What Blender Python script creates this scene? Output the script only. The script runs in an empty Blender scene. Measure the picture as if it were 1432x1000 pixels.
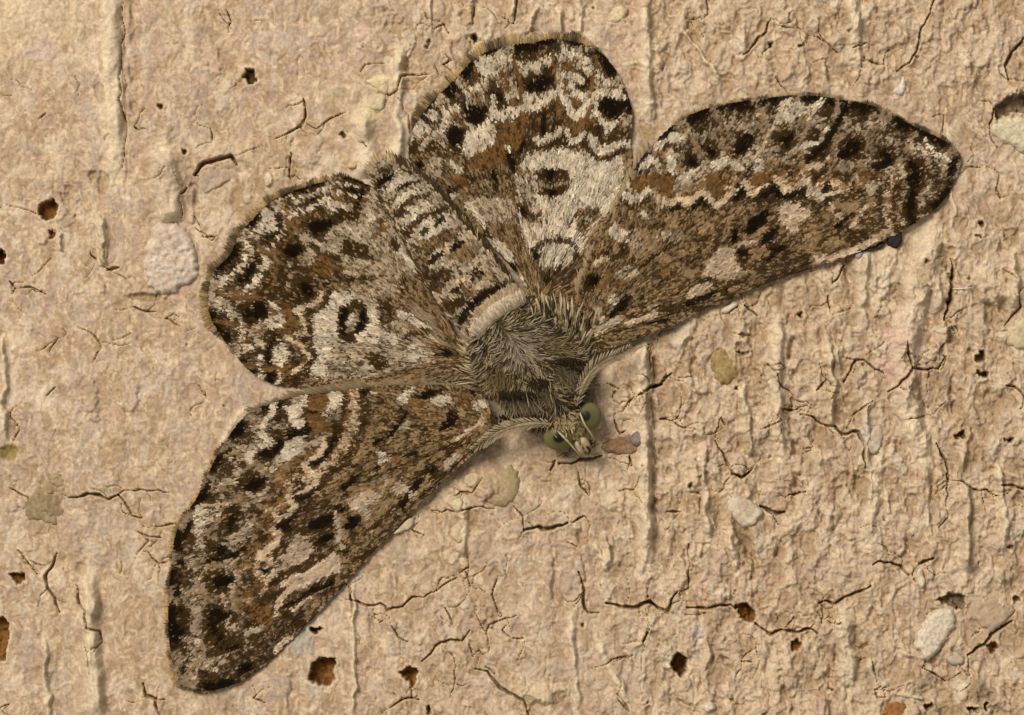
import bpy, math
import numpy as np
from mathutils import Vector, geometry

# ---------------------------------------------------------------- scene basics
# One pixel of the 1432 x 1000 photograph is 0.036 mm on the wall (a moth about 40 mm across).
# The wall stands upright in the XZ plane and faces -Y; helper coordinates are (px, py, height above the wall).
S = 3.6e-5
CX, CY, DIST = 716.0, 500.0, 5200.0
sc = bpy.context.scene
rng = np.random.default_rng(11)

cam_d = bpy.data.cameras.new("camera")
cam = bpy.data.objects.new("camera", cam_d)
sc.collection.objects.link(cam)
cam.location = (0.0, -DIST * S, 0.0)
cam.rotation_euler = (math.radians(90), 0, 0)
cam_d.sensor_width = 36.0
cam_d.lens = 36.0 * DIST / 1432.0
cam_d.clip_start = 0.005
cam_d.clip_end = 10.0
sc.camera = cam

world = bpy.data.worlds.new("World")
sc.world = world
world.use_nodes = True
bg = world.node_tree.nodes["Background"]
bg.inputs[0].default_value = (1.0, 0.94, 0.86, 1)
bg.inputs[1].default_value = 0.34

def area_lamp(name, loc, size, watts, color):
    d = bpy.data.lights.new(name, 'AREA')
    d.shape = 'DISK'
    d.size = size
    d.energy = watts
    d.color = color
    o = bpy.data.objects.new(name, d)
    o.location = loc
    o.rotation_euler = (-Vector(loc)).to_track_quat('-Z', 'Y').to_euler()
    sc.collection.objects.link(o)

# the flash: a soft lamp up and to the left of the lens
area_lamp("flash_lamp", (-0.22, -0.42, 0.245), 0.24, 3.65, (1.0, 0.925, 0.84))

sc.view_settings.view_transform = 'Standard'
sc.view_settings.look = 'None'
sc.view_settings.gamma = 1.0
sc.view_settings.use_curve_mapping = False
sc.view_settings.exposure = 0.0

# ---------------------------------------------------------------- helpers
def P3(px, py, h):
    """photo pixel + height above the wall (px units) -> metres (N,3)"""
    px = np.asarray(px, float); py = np.asarray(py, float); h = np.asarray(h, float)
    k = 1.0 - h / DIST
    return np.stack([(px - CX) * k * S, -h * S, (CY - py) * k * S], -1)

_tab = np.random.default_rng(5).random((8, 256, 256)).astype(np.float32)
def vn(x, y, seed=0):
    t = _tab[seed % 8]
    x = np.asarray(x, np.float64) + 37.7 * seed + 1000; y = np.asarray(y, np.float64) + 91.3 * seed + 1000
    ix = np.floor(x).astype(np.int64); iy = np.floor(y).astype(np.int64)
    fx = x - ix; fy = y - iy
    fx = fx * fx * fx * (fx * (fx * 6 - 15) + 10); fy = fy * fy * fy * (fy * (fy * 6 - 15) + 10)
    a = t[ix & 255, iy & 255]; b = t[(ix + 1) & 255, iy & 255]
    c = t[ix & 255, (iy + 1) & 255]; d = t[(ix + 1) & 255, (iy + 1) & 255]
    return (a * (1 - fx) + b * fx) * (1 - fy) + (c * (1 - fx) + d * fx) * fy

def fbm(x, y, o=4, seed=0, gain=0.5):
    s = 0; a = 1.0; n = 0
    for k in range(o):
        s = s + a * vn(x * 2 ** k, y * 2 ** k, seed + k * 3); n += a; a *= gain
    return s / n            # 0..1

def sstep(a, b, x):
    t = np.clip((x - a) / (b - a), 0, 1)
    return t * t * (3 - 2 * t)

def seg_dist(px, py, pts, closed=False):
    """distance to a polyline, and the running parameter 0..1"""
    pts = np.asarray(pts, float)
    if closed: pts = np.vstack([pts, pts[:1]])
    best = np.full(np.shape(px), 1e9); par = np.zeros(np.shape(px))
    L = np.hypot(*np.diff(pts, axis=0).T); tot = max(L.sum(), 1e-6); run = 0
    for i in range(len(pts) - 1):
        ax, ay = pts[i]; bx, by = pts[i + 1]
        dx, dy = bx - ax, by - ay
        t = np.clip(((px - ax) * dx + (py - ay) * dy) / max(dx * dx + dy * dy, 1e-9), 0, 1)
        d = np.hypot(px - ax - t * dx, py - ay - t * dy)
        m = d < best
        best = np.where(m, d, best); par = np.where(m, (run + t * L[i]) / tot, par)
        run += L[i]
    return best, par

def inside(px, py, pts):
    pts = np.asarray(pts, float)
    r = np.zeros(np.shape(px), bool)
    j = len(pts) - 1
    for i in range(len(pts)):
        xi, yi = pts[i]; xj, yj = pts[j]
        c = ((yi > py) != (yj > py)) & (px < (xj - xi) * (py - yi) / ((yj - yi) if yj != yi else 1e-9) + xi)
        r ^= c
        j = i
    return r

def sdist(px, py, pts):
    d, _ = seg_dist(px, py, pts, True)
    return np.where(inside(px, py, pts), -d, d)

def spline(pts, step=5.0, closed=False):
    pts = np.asarray(pts, float)
    n = len(pts); out = []
    rngi = range(n) if closed else range(n - 1)
    for i in rngi:
        if closed:
            p0, p1, p2, p3 = pts[i - 1], pts[i], pts[(i + 1) % n], pts[(i + 2) % n]
        else:
            p0, p1, p2, p3 = pts[max(i - 1, 0)], pts[i], pts[i + 1], pts[min(i + 2, n - 1)]
        k = max(1, int(round(np.hypot(*(p2 - p1)[:2]) / step)))
        for q in range(k):
            t = q / k
            out.append(0.5 * ((2 * p1) + (-p0 + p2) * t + (2 * p0 - 5 * p1 + 4 * p2 - p3) * t * t + (-p0 + 3 * p1 - 3 * p2 + p3) * t ** 3))
    if not closed: out.append(pts[-1])
    return np.array(out)

def tile(x0, y0, k, pts):
    return [(x0 + u * k, y0 + v * k) for u, v in pts]

def build(name, verts, faces, colors, mat, parent=None, smooth=True):
    """verts in metres (N,3); faces: an (M,3) or (M,4) array or a list of tuples; colors (N,3)"""
    me = bpy.data.meshes.new(name)
    verts = np.asarray(verts, np.float32)
    if isinstance(faces, np.ndarray):
        m, k = faces.shape
        me.vertices.add(len(verts)); me.vertices.foreach_set("co", verts.ravel())
        me.loops.add(m * k); me.loops.foreach_set("vertex_index", faces.astype(np.int32).ravel())
        me.polygons.add(m)
        me.polygons.foreach_set("loop_start", np.arange(0, m * k, k, dtype=np.int32))
        me.update(calc_edges=True)
    else:
        me.from_pydata([tuple(v) for v in verts], [], [tuple(int(i) for i in f) for f in faces])
        me.update()
    if colors is not None:
        at = me.attributes.new("pigment", 'FLOAT_COLOR', 'POINT')
        c = np.ones((len(verts), 4), np.float32); c[:, :3] = colors
        at.data.foreach_set("color", c.ravel())
    me.polygons.foreach_set("use_smooth", np.full(len(me.polygons), smooth, bool))
    me.materials.append(mat)
    o = bpy.data.objects.new(name, me)
    sc.collection.objects.link(o)
    if parent is not None: o.parent = parent
    return o

def pigment_material(name, rough=0.75, spec=0.25, vary=0.25, nscale=4000, bump=0.0, bscale=8000, bdist=2e-5, sheen=0.0):
    m = bpy.data.materials.new(name); m.use_nodes = True
    nt = m.node_tree; N = nt.nodes; L = nt.links
    bs = N["Principled BSDF"]
    bs.inputs["Roughness"].default_value = rough
    bs.inputs["Specular IOR Level"].default_value = spec
    if sheen: bs.inputs["Sheen Weight"].default_value = sheen
    at = N.new("ShaderNodeAttribute"); at.attribute_name = "pigment"
    tc = N.new("ShaderNodeTexCoord")
    nz = N.new("ShaderNodeTexNoise"); nz.inputs["Scale"].default_value = nscale; nz.inputs["Detail"].default_value = 4
    L.new(tc.outputs["Object"], nz.inputs["Vector"])
    mr = N.new("ShaderNodeMapRange"); mr.inputs[1].default_value = 0.3; mr.inputs[2].default_value = 0.7
    mr.inputs[3].default_value = 1 - vary; mr.inputs[4].default_value = 1 + vary
    L.new(nz.outputs[0], mr.inputs[0])
    mx = N.new("ShaderNodeVectorMath"); mx.operation = 'SCALE'
    L.new(at.outputs["Color"], mx.inputs[0]); L.new(mr.outputs[0], mx.inputs["Scale"])
    L.new(mx.outputs[0], bs.inputs["Base Color"])
    if bump:
        nb = N.new("ShaderNodeTexNoise"); nb.inputs["Scale"].default_value = bscale; nb.inputs["Detail"].default_value = 5
        nb.inputs["Roughness"].default_value = 0.65
        L.new(tc.outputs["Object"], nb.inputs["Vector"])
        bp = N.new("ShaderNodeBump"); bp.inputs["Strength"].default_value = bump; bp.inputs["Distance"].default_value = bdist
        L.new(nb.outputs[0], bp.inputs["Height"]); L.new(bp.outputs[0], bs.inputs["Normal"])
    return m

M_WALL = pigment_material("old_plaster", 0.85, 0.15, 0.15, 7000, 0.6, 7000, 3.0e-5)
M_STONE = pigment_material("embedded_stone", 0.75, 0.2, 0.3, 6000, 1.0, 6000, 4e-5)
M_SCALE = pigment_material("wing_scales", 0.8, 0.04, 0.10, 9000)
M_MEMB = pigment_material("wing_membrane", 0.8, 0.05, 0.2, 6000)
M_HAIR = pigment_material("moth_hair", 0.75, 0.10, 0.12, 9000)
M_BODY = pigment_material("moth_body", 0.7, 0.25, 0.2, 6000, 0.5, 8000, 2e-5)
M_EYE = pigment_material("compound_eye", 0.5, 0.18, 0.05, 20000, 0.25, 30000, 6e-6)
# ---------------------------------------------------------------- wing markings
# (tile origin) then strokes: class, width (0 = filled patch), points; tile units are 0.175 photo pixels
PAL = {'K': (.0075, .0042, .0015), 'D': (.036, .0192, .0055), 'B': (.092, .052, .018), 'R': (.15, .077, .026),
       'T': (.228, .150, .075), 'G': (.365, .282, .185), 'W': (.52, .432, .310), 'P': (.41, .305, .205), 'Y': (.22, .157, .098), 'C': (.46, .345, .22)}
MIX = {'h': ('G', 'B', .42), 'z': ('W', 'D', .27), 'y': ('Y', 'D', .26), 'q': ('R', 'B', .38), 'c': ('C', 'R', .45), 'x': ('W', 'B', .20), 'w': ('W', 'B', .22), 'g': ('G', 'D', .40), 'S': ('T', 'D', .50), 's': ('Y', 'D', .72), 'r': ('R', 'D', .35), 'p': ('P', 'B', .20), 't': ('T', 'D', .33)}

def parse(txt, hind=False):
    out = []; org = (0, 0)
    for ln in txt.strip().splitlines():
        ln = ln.strip()
        if not ln: continue
        if ln[0] == '@':
            org = tuple(float(v) for v in ln[1:].split(',')); continue
        f = ln.split()
        pts = [tuple(float(c) for c in p.split(',')) for p in f[2:]]
        if f[0] == 'W' and float(f[1]) > 0: f[0] = 'x'
        elif f[0] == 'W':
            q = np.array(pts); f[0] = 'z' if np.ptp(q[:, 0]) * np.ptp(q[:, 1]) * .0306 > 230 else 'w'
        if f[0] == 'R': f[0] = 'q'
        if f[0] in 'PG' and float(f[1]) == 0: f[0] = {'P': 'p', 'G': 'g'}[f[0]]
        if hind and f[0] == 't' and float(f[1]) == 0: f[0] = 'h'
        if f[0] == 'T' and float(f[1]) > 0: f[0] = 'C'
        out.append((f[0], float(f[1]) * .175, np.array(tile(org[0], org[1], .175, pts))))
    big = [s for s in out if s[1] == 0 and np.ptp(s[2][:, 0]) * np.ptp(s[2][:, 1]) > 9000]
    return big + [s for s in out if not any(s is b for b in big)]

LH_TXT = """
@280,220
s 0 350,560 640,300 1040,160 1300,180 1429,600 1429,1000 0,1000 100,860
g 0 1060,560 1280,540 1380,600 1240,640 1170,700 1180,740 1080,770 980,740 1000,640
D 0 1060,430 1200,420 1260,330 1300,380 1280,500 1180,520 1090,500
D 0 650,640 800,620 870,680 700,600 600,620 560,700 430,680 400,640 540,620
D 0 680,420 900,360 960,400 830,440 790,520 690,480
R 25 480,740 560,790 620,830 700,880
R 25 660,480 720,540 790,600
R 22 1050,830 1110,890
r 0 870,800 1000,780 1110,890 1040,960 880,960
G 0 1030,165 1080,160 1110,240 1060,280 950,260 950,235
G 0 790,260 840,300 760,390 680,390 720,350
W 0 490,440 520,400 560,420 600,500 620,570 560,610 520,580 440,600 430,570 490,520
G 0 560,370 640,370 660,410 600,430
W 0 1020,340 1090,350 1200,390 1210,410 1100,400 1050,450 1020,400
G 35 830,470 820,540 830,610 880,660 960,700 990,740
G 28 830,470 900,440 1000,440
K 0 880,520 1050,500 1060,560 1000,600 900,640 870,580
W 0 1230,560 1330,600 1280,640 1200,600
G 30 650,700 650,760 690,840 720,870
G 30 650,680 720,640 800,640 840,680
g 0 860,700 940,770 900,820 960,820 900,880 780,880 800,830 850,800
K 0 690,700 780,690 830,730 790,800 700,810 670,760
G 45 290,840 320,850
G 36 330,690 350,780
G 30 390,1000 400,920 450,890 500,870 560,910
G 0 640,900 700,870 730,920 690,980
W 0 1340,420 1400,480 1380,560 1330,520
G 30 1150,200 1230,330
D 0 1240,350 1300,300 1290,440 1240,440
K 0 860,210 950,180 1050,160 1000,215 930,215
K 0 570,350 660,295 770,255 740,295 640,345
K 0 350,570 420,495 495,435 460,515 400,570
K 0 160,860 240,780 310,735 315,795 260,830
K 0 30,880 90,880 90,960 30,960
@280,380
w 0 1060,150 1200,180 1429,250 1429,850 1040,850 900,850 880,740 930,690 900,560 900,440 920,330 1020,270
g 0 1090,560 1280,560 1429,640 1429,850 1040,850 1000,700
t 0 1200,130 1429,80 1429,300 1350,280 1230,200
D 0 420,40 640,30 650,80 520,110 440,80
G 0 650,60 710,60 720,130 640,150 620,190 550,210 510,190 500,130 560,110
G 0 160,150 200,180 240,220 200,290 160,240
G 0 110,40 150,60 150,120 110,110
g 0 340,210 420,160 440,200 380,260 400,340 360,380
K 0 410,250 500,230 540,280 560,350 500,390 430,370
W 0 550,220 620,270 640,310 600,310 560,280
W 0 570,380 640,340 690,380 650,440 560,460 540,420
g 0 460,400 540,420 560,470 500,470
r 0 620,210 720,280 700,350 660,300
r 0 700,310 780,400 820,450 780,500 640,510 570,480 650,450 690,390
D 0 740,50 850,30 930,90 920,200 860,220 800,260 680,230 640,190 730,150
K 0 800,100 900,110 910,190 850,200
T 42 980,180 960,235 860,280 760,310
T 42 760,310 830,390 865,450 850,490 780,505
T 42 700,520 780,570 850,640 890,690 840,740 760,800
D 44 1040,170 1010,250 920,310 850,350 890,440 890,530 810,540
D 44 850,560 910,640 930,690 880,740 830,790
K 0 960,90 1060,80 1070,120 1000,120
D 95 1240,270 1165,310 1135,400 1140,490 1200,520 1270,480 1310,400 1300,310 1240,270
K 60 1160,320 1140,400 1160,480
K 50 1310,320 1310,400 1270,470
Y 32 1260,310 1260,370 1220,420 1190,480
W 0 1429,420 1340,460 1300,530 1429,580
B 0 690,570 800,640 780,720 700,780 640,700
W 0 600,600 680,570 720,660 690,720 640,770 590,740
G 70 420,500 400,600 390,700
D 0 460,560 560,580 590,660 500,700 440,680
D 0 200,440 400,440 350,540 330,640 220,520
R 26 130,400 250,415 400,440
R 40 350,740 500,770 700,770
D 60 780,830 850,830
@480,210
t 0 0,380 300,350 620,1000 0,1000
W 52 270,370 330,470
W 45 420,790 520,880 600,980
K 0 150,290 190,330 130,480 60,480 120,420
D 0 0,480 130,480 60,560 0,560
r 55 290,560 330,640
W 0 30,600 150,640 140,700 60,680
D 0 0,700 190,760 260,880 200,900 0,840
D 60 400,730 430,790
G 45 220,220 240,270
G 0 0,330 50,420 70,480 0,460
@480,380
t 0 250,60 420,40 500,130 420,210 330,180
s 0 250,200 420,250 380,480 300,380
g 0 0,480 480,400 700,600 760,720 400,800 0,850
Y 0 560,250 720,340 750,480 850,600 770,580 700,450 560,330
W 0 420,310 480,310 560,350 680,430 690,460 600,450 520,390 440,360
W 0 100,520 240,430 300,500 290,600 180,590
W 0 330,520 440,500 430,640 380,620
D 0 620,470 700,470 700,510 620,500
D 42 490,570 520,500 620,500
W 0 490,650 560,590 650,620 650,680 570,740
W 0 700,500 770,560 720,570 680,540
D 0 170,660 300,640 400,760 300,800 200,720
K 0 760,600 900,650 850,690 780,660
D 0 740,730 880,780 780,780
D 40 330,250 380,290
t 60 0,890 400,880 900,880
"""
RH_TXT = """
@560,40
D 0 0,1000 60,850 200,640 520,270 830,140 1000,110 1000,1000
s 0 300,620 520,300 640,420 700,600 500,560 330,700
K 0 620,215 720,170 830,128 835,140 760,205 690,232
K 0 385,435 430,370 515,275 505,345 440,415
K 0 195,655 260,570 295,535 285,605
K 0 85,805 150,735 155,795 110,825
W 0 600,270 690,250 830,250 820,320 740,390 640,390
W 25 570,230 700,248 860,230
G 0 430,450 500,430 490,480 440,490
G 25 550,290 520,350
D 0 700,430 900,380 900,480 720,540
R 26 590,330 640,450 700,580
R 36 900,260 960,430 970,560
G 45 490,730 480,660 530,590 600,570 650,600
K 0 510,640 590,610 690,640 690,740 620,800 530,760
G 0 740,520 800,480 830,520 760,560
W 40 740,560 740,680 800,720 900,700 960,640
D 0 780,580 900,560 930,620 860,660 770,640
W 0 870,650 960,620 930,720 860,750
w 0 520,850 620,800 720,740 760,800 750,930 600,1000 500,1000
K 0 360,850 420,790 520,830 500,930 400,960
W 0 190,690 280,640 300,700 290,740 230,720
W 0 70,860 160,720 240,800 220,840 90,910
G 30 400,560 430,470
G 0 360,720 470,760 430,800 340,780
G 30 170,970 220,890 290,870 360,940
r 0 760,790 960,800 960,1000 850,1000 770,960
D 0 770,800 830,800 830,840 780,840
W 0 830,950 880,950 870,990
@720,40
D 0 0,140 330,70 620,130 860,330 960,640 940,920 600,980 0,960
K 0 20,118 100,115 195,88 140,165 50,158
K 0 330,68 420,98 605,112 605,132 470,160 400,122
G 48 180,120 260,90 350,110
W 0 370,160 480,180 460,280 430,260 390,210
g 0 480,220 620,180 630,220 500,260
G 40 30,230 110,210
R 30 20,300 50,430 50,550
R 26 300,220 310,330 330,440
R 28 650,230 630,400 610,560
R 32 60,640 70,850
R 36 340,580 360,720
R 32 600,620 580,770
G 35 120,330 140,420 130,500
G 36 170,330 250,340 310,440 320,500
W 50 310,520 250,580 160,640 80,630
K 0 160,400 230,380 220,500 190,580 160,500
W 45 350,390 420,370 500,400 540,430
W 52 350,480 400,580 460,690 490,730 540,660 580,590
D 0 390,440 550,450 560,510 500,560 480,650 450,590 400,500
W 50 640,530 720,500 800,530 860,560
W 45 640,560 650,680 700,760
W 0 690,760 830,760 790,800 720,850
K 0 680,560 860,570 880,650 830,720 740,730 660,650
g 0 860,650 900,660 830,720
g 0 720,410 800,410 780,450
s 0 590,760 650,850 720,930 820,900 860,780 720,850
r 0 380,680 460,750 560,720 560,830 480,850 400,790
s 0 80,660 200,650 340,600 340,760 240,860 180,870 80,840
K 40 220,720 230,850
W 45 170,890 220,920 300,860 380,810
W 45 410,830 450,910 520,900 550,860
W 50 600,880 700,970 800,950 960,930
D 40 150,960 250,940 340,900 390,860 420,930 500,960 570,890 600,980
D 0 830,950 880,940 900,1000 830,1000
@640,200
w 0 520,120 700,70 850,40 1020,80 1300,100 1400,300 1200,700 950,900 560,900 480,600 480,200
g 0 480,200 620,220 620,430 720,660 560,700 500,500
D 35 640,50 720,45
D 38 880,40 1000,40
W 50 1070,20 1140,100 1300,20
D 45 1050,60 1120,150 1240,110 1330,50
D 0 620,220 720,200 870,220 905,290 890,370 840,430 740,455 640,415 630,320
K 0 700,220 770,230 750,330 715,310
K 0 690,385 790,385 740,445
Y 30 650,320 720,360 800,330 870,330
W 0 1100,280 1200,250 1150,420 1090,400
W 0 750,480 870,470 860,640 780,640
t 0 30,480 200,420 420,440 480,560 400,640 250,660 150,560
s 0 480,500 540,460 600,560 640,640 520,620
K 45 515,545 525,590
r 0 100,80 380,60 400,170 230,230 80,220
D 0 0,260 220,260 120,340 0,360
K 55 410,100 440,220
K 50 300,260 310,350
K 45 530,20 500,80
G 0 270,300 260,380 200,370
S 0 960,530 1140,530 1140,600 1050,680 1000,800 960,700
D 36 970,560 880,660
W 0 1010,610 1060,600 1080,640 1010,650
T 0 560,650 640,780 600,800
s 60 600,880 680,800 800,770 920,820 940,940
W 0 700,900 780,830 860,840 900,920 880,1000 680,1000
K 50 600,870 640,940
D 45 220,660 250,740 290,780
W 0 280,760 400,840 470,960 420,990 340,880
t 110 1180,640 1080,800 1010,980
t 90 1360,120 1370,300 1250,560
@480,210
K 0 560,100 640,80 650,150 600,160
g 0 720,60 830,70 820,170 740,250 660,210 650,160
W 0 860,60 960,170 900,190 850,110
W 0 960,0 1040,40 1000,80
r 0 860,200 980,220 1000,300 860,290
r 0 1080,20 1280,30 1200,110 1060,130
K 0 830,300 900,300 920,360 860,400
W 0 880,330 930,370 870,410
W 0 960,430 1060,420 1120,560 1180,650 1100,600
W 0 1160,720 1300,760 1390,920 1330,910 1240,820
@700,350
K 0 60,100 150,130 140,180 80,150
W 0 130,200 220,230 210,290
W 0 300,100 420,0 580,0 560,90 450,130 320,150
s 0 420,130 560,150 560,300 440,290 330,280 320,180
K 0 340,250 380,230 380,310
t 90 680,100 620,280 600,420
"""
RF_TXT = """
@860,120
S 0 0,1000 1429,1000 1429,60 900,100 200,500
c 0 60,880 120,740 300,660 480,700 720,640 1000,680 1200,600 1300,700 1270,800 1000,860 880,930 700,900 520,960 300,920
D 0 620,190 800,170 1000,150 1250,100 1290,200 1220,330 1060,290 900,360 720,360
W 0 1310,130 1429,100 1429,290 1320,300 1270,300
G 30 720,200 710,320
G 25 760,240 840,240
G 25 770,215 830,210
T 0 500,300 590,260 590,300 520,330
w 0 300,480 480,380 580,410 500,450 420,460 330,520
D 0 490,460 600,450 620,560 560,640 480,580
D 0 700,500 780,430 820,480 760,560 640,600
K 0 940,480 1060,370 1110,440 1060,540 950,560
G 42 600,380 640,500 700,460 780,390
G 38 780,390 860,390
G 42 900,430 980,400 1060,330 1150,400 1180,440
T 20 1330,150 1270,310 1210,400 1150,550
G 0 1200,430 1340,380 1310,420 1200,460
S 0 1180,460 1429,430 1429,580 1200,570
Y 0 1320,490 1400,450 1390,540 1330,550
W 0 260,560 350,600 330,660 290,640 220,690 200,640
w 0 400,540 480,600 490,720 430,700
w 0 500,740 600,680 700,650 620,720 500,800
w 0 740,620 860,580 1000,620 1020,670 950,690 900,640 800,690
W 0 1120,590 1180,600 1180,700 1090,670
r 0 120,760 250,710 340,690 290,830 190,865 115,815
R 0 310,790 370,720 470,740 460,850 370,900
s 0 510,830 620,760 700,740 700,820 600,860 520,880
R 0 740,760 800,680 830,740 870,850 820,920 740,860
t 0 840,700 940,700 1000,680 960,820 880,860
r 0 1060,730 1200,710 1290,690 1250,770 1130,820 1060,790
W 60 70,880 140,925 220,890 270,850
T 56 310,880 390,945 460,950
T 56 510,890 560,940 640,915 690,865
T 56 730,880 800,960 880,915 960,845
T 42 1030,780 1060,855 1120,870 1200,825 1270,775
T 42 1300,780 1350,845 1429,825
D 46 60,925 110,985 200,945 280,895
K 46 440,1000 520,965
K 46 630,985 690,900 720,960
K 40 930,925 1000,840
K 58 1180,880 1260,820 1300,880
R 16 720,800 780,650
K 18 1030,740 1100,610
R 16 290,820 370,650
K 0 800,175 900,155 880,200 850,215
K 0 1110,145 1200,105 1310,90 1180,175
@1100,120
s 0 0,100 500,100 1000,250 1380,550 1100,1000 0,1000
s 0 480,130 1000,250 1380,550 1340,700 1000,600 600,300
w 0 0,120 100,140 160,170 260,110 310,110 200,240 60,240 0,250
T 0 0,250 150,260 140,340 40,370
s 0 260,220 330,140 440,180 370,300 280,360
G 22 300,180 400,160
G 20 270,230 360,210
W 35 120,480 250,460 340,350
K 66 170,590 290,480 370,350 460,200
g 0 480,150 600,150 650,230 540,290
g 0 700,280 900,230 960,300 800,340
g 0 1000,460 1250,520 1300,620 1150,640 1020,560
W 20 1050,480 1120,560
W 18 1100,440 1180,540
W 18 1210,540 1300,600
W 18 1180,560 1250,640
g 0 620,400 760,470 720,540 640,520
G 45 600,480 660,560 610,640 620,760 660,850
g 0 600,650 700,720 820,760 700,840 640,840
g 0 880,600 1000,690 880,700
D 0 780,440 900,440 1000,540 940,560 850,510
D 0 560,330 680,290 660,350
K 0 380,560 480,480 590,450 560,540 440,600
K 0 660,640 760,590 860,570 840,640 720,700
G 40 310,720 430,680 530,660
T 40 150,660 260,640
s 0 200,780 420,740 400,820 250,850
D 0 0,620 120,600 100,760 0,780
W 36 170,760 190,870 280,900 400,850
K 0 280,925 340,875 380,915 310,955
D 0 410,870 500,800 620,830 580,920 420,920
G 70 720,960 880,870 900,790
G 20 1000,720 1080,700
D 0 900,950 1100,880 1220,880 1100,1000
D 60 1100,700 1250,760
K 0 70,88 200,76 310,82 220,122 150,155 100,122
K 0 400,105 500,128 460,175
K 0 665,185 765,185 720,245
K 0 955,305 1020,305 1115,330 990,375
K 0 1205,425 1290,450 1250,495
K 0 1280,610 1365,555 1345,690 1280,745
@700,350
S 0 620,150 900,0 1429,0 1429,500 900,650 600,750
D 0 680,200 740,180 800,220 780,280 700,340 640,380
K 0 700,210 790,210 760,280 700,300
R 48 860,170 835,280 800,300
r 0 850,290 960,290 1050,230 980,220
T 45 760,110 820,70 890,80
D 35 770,40 850,20 900,90
G 0 880,210 960,160 1050,150 1090,200 1000,200
W 0 860,380 940,370 920,430 860,440
K 58 890,530 960,450 1020,370
G 0 1190,440 1260,430 1220,520
G 55 620,700 780,640 930,560
T 40 1000,590 1240,520
@800,280
t 0 420,250 560,230 700,270 880,180 900,340 700,420 540,480 430,420
D 40 330,480 430,370 480,200
W 0 280,250 340,180 380,240 450,260 430,340 360,330 300,300
W 0 545,110 590,85 600,150 560,160
T 0 780,180 830,150 860,250 780,230
G 0 660,300 740,240 860,280 880,330 740,350
t 0 970,160 1010,90 1080,120 1130,250 1010,280 960,230
G 0 450,330 510,240 560,330 540,420 470,400
D 36 540,540 620,470 760,370 860,350
K 0 830,475 900,435 870,505
P 0 1030,590 1090,500 1150,400 1280,390 1320,540 1310,620 1200,640 1100,620
S 0 1050,380 1120,390 1050,470 960,430
G 0 330,600 420,540 500,540 540,590 490,620 400,640
T 0 660,450 760,440 820,490 700,500
T 0 860,540 930,530 990,570 970,640 900,640
r 0 710,530 780,520 760,600 720,640
s 0 580,570 700,560 700,650 620,640
P 0 950,680 1140,660 1000,790 900,790
T 0 780,800 900,740 860,800
D 34 940,660 1020,640 1140,645
K 46 900,835 1050,780 1180,720 1320,660
K 58 320,920 380,840 450,770
S 0 1150,760 1330,740 1290,820
G 0 590,850 690,830 660,910
G 50 200,880 230,960
K 35 620,980 760,960
D 58 700,890 820,850
D 50 960,880 1120,850
@1000,250
S 0 0,0 1429,0 1429,420 700,760 0,1000
P 0 0,560 80,530 150,590 160,690 230,740 100,790 0,740
s 0 280,620 420,680 560,600 800,610 780,700 560,790 440,830 300,760
s 0 430,430 520,400 560,500 470,540 400,600
K 0 215,440 260,330 350,265 440,235 425,340 340,430 250,475
K 0 350,525 390,460 490,365 515,390 475,475 390,545
K 0 110,480 170,380 190,430 170,535 130,525
D 0 160,590 220,540 290,570 270,640 220,700 170,660
K 50 200,600 240,590
G 28 180,540 260,510 330,500
P 0 480,200 560,160 640,140 720,180 780,240 740,300 690,330 660,410 610,450 560,400 510,330
t 0 620,500 720,470 800,360 850,440 960,440 1000,530 840,560 720,560 620,540
K 48 420,650 470,580 540,550
D 40 20,890 180,820
D 36 340,860 480,800
K 0 855,195 940,138 935,205
D 45 730,150 790,200 870,200
W 36 740,40 760,120 840,160
T 34 560,80 640,90 720,40
K 40 330,130 430,90 480,50
K 40 500,150 600,130 700,90
T 40 250,50 260,110 330,120
K 45 210,90 160,170
T 0 980,190 1160,180 1120,260 1000,270
T 40 920,210 940,270 1000,310
T 48 1090,380 1130,310 1200,220
K 38 960,390 1030,330 1100,280
D 0 1060,430 1200,400 1240,440 1180,520 1080,540
D 0 1000,100 1140,100 1130,170 1000,160
G 0 1300,170 1360,140 1400,200 1290,260
D 40 820,530 900,470 1000,420
T 55 800,655 1000,610 1100,570 1260,490 1380,420
"""
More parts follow.
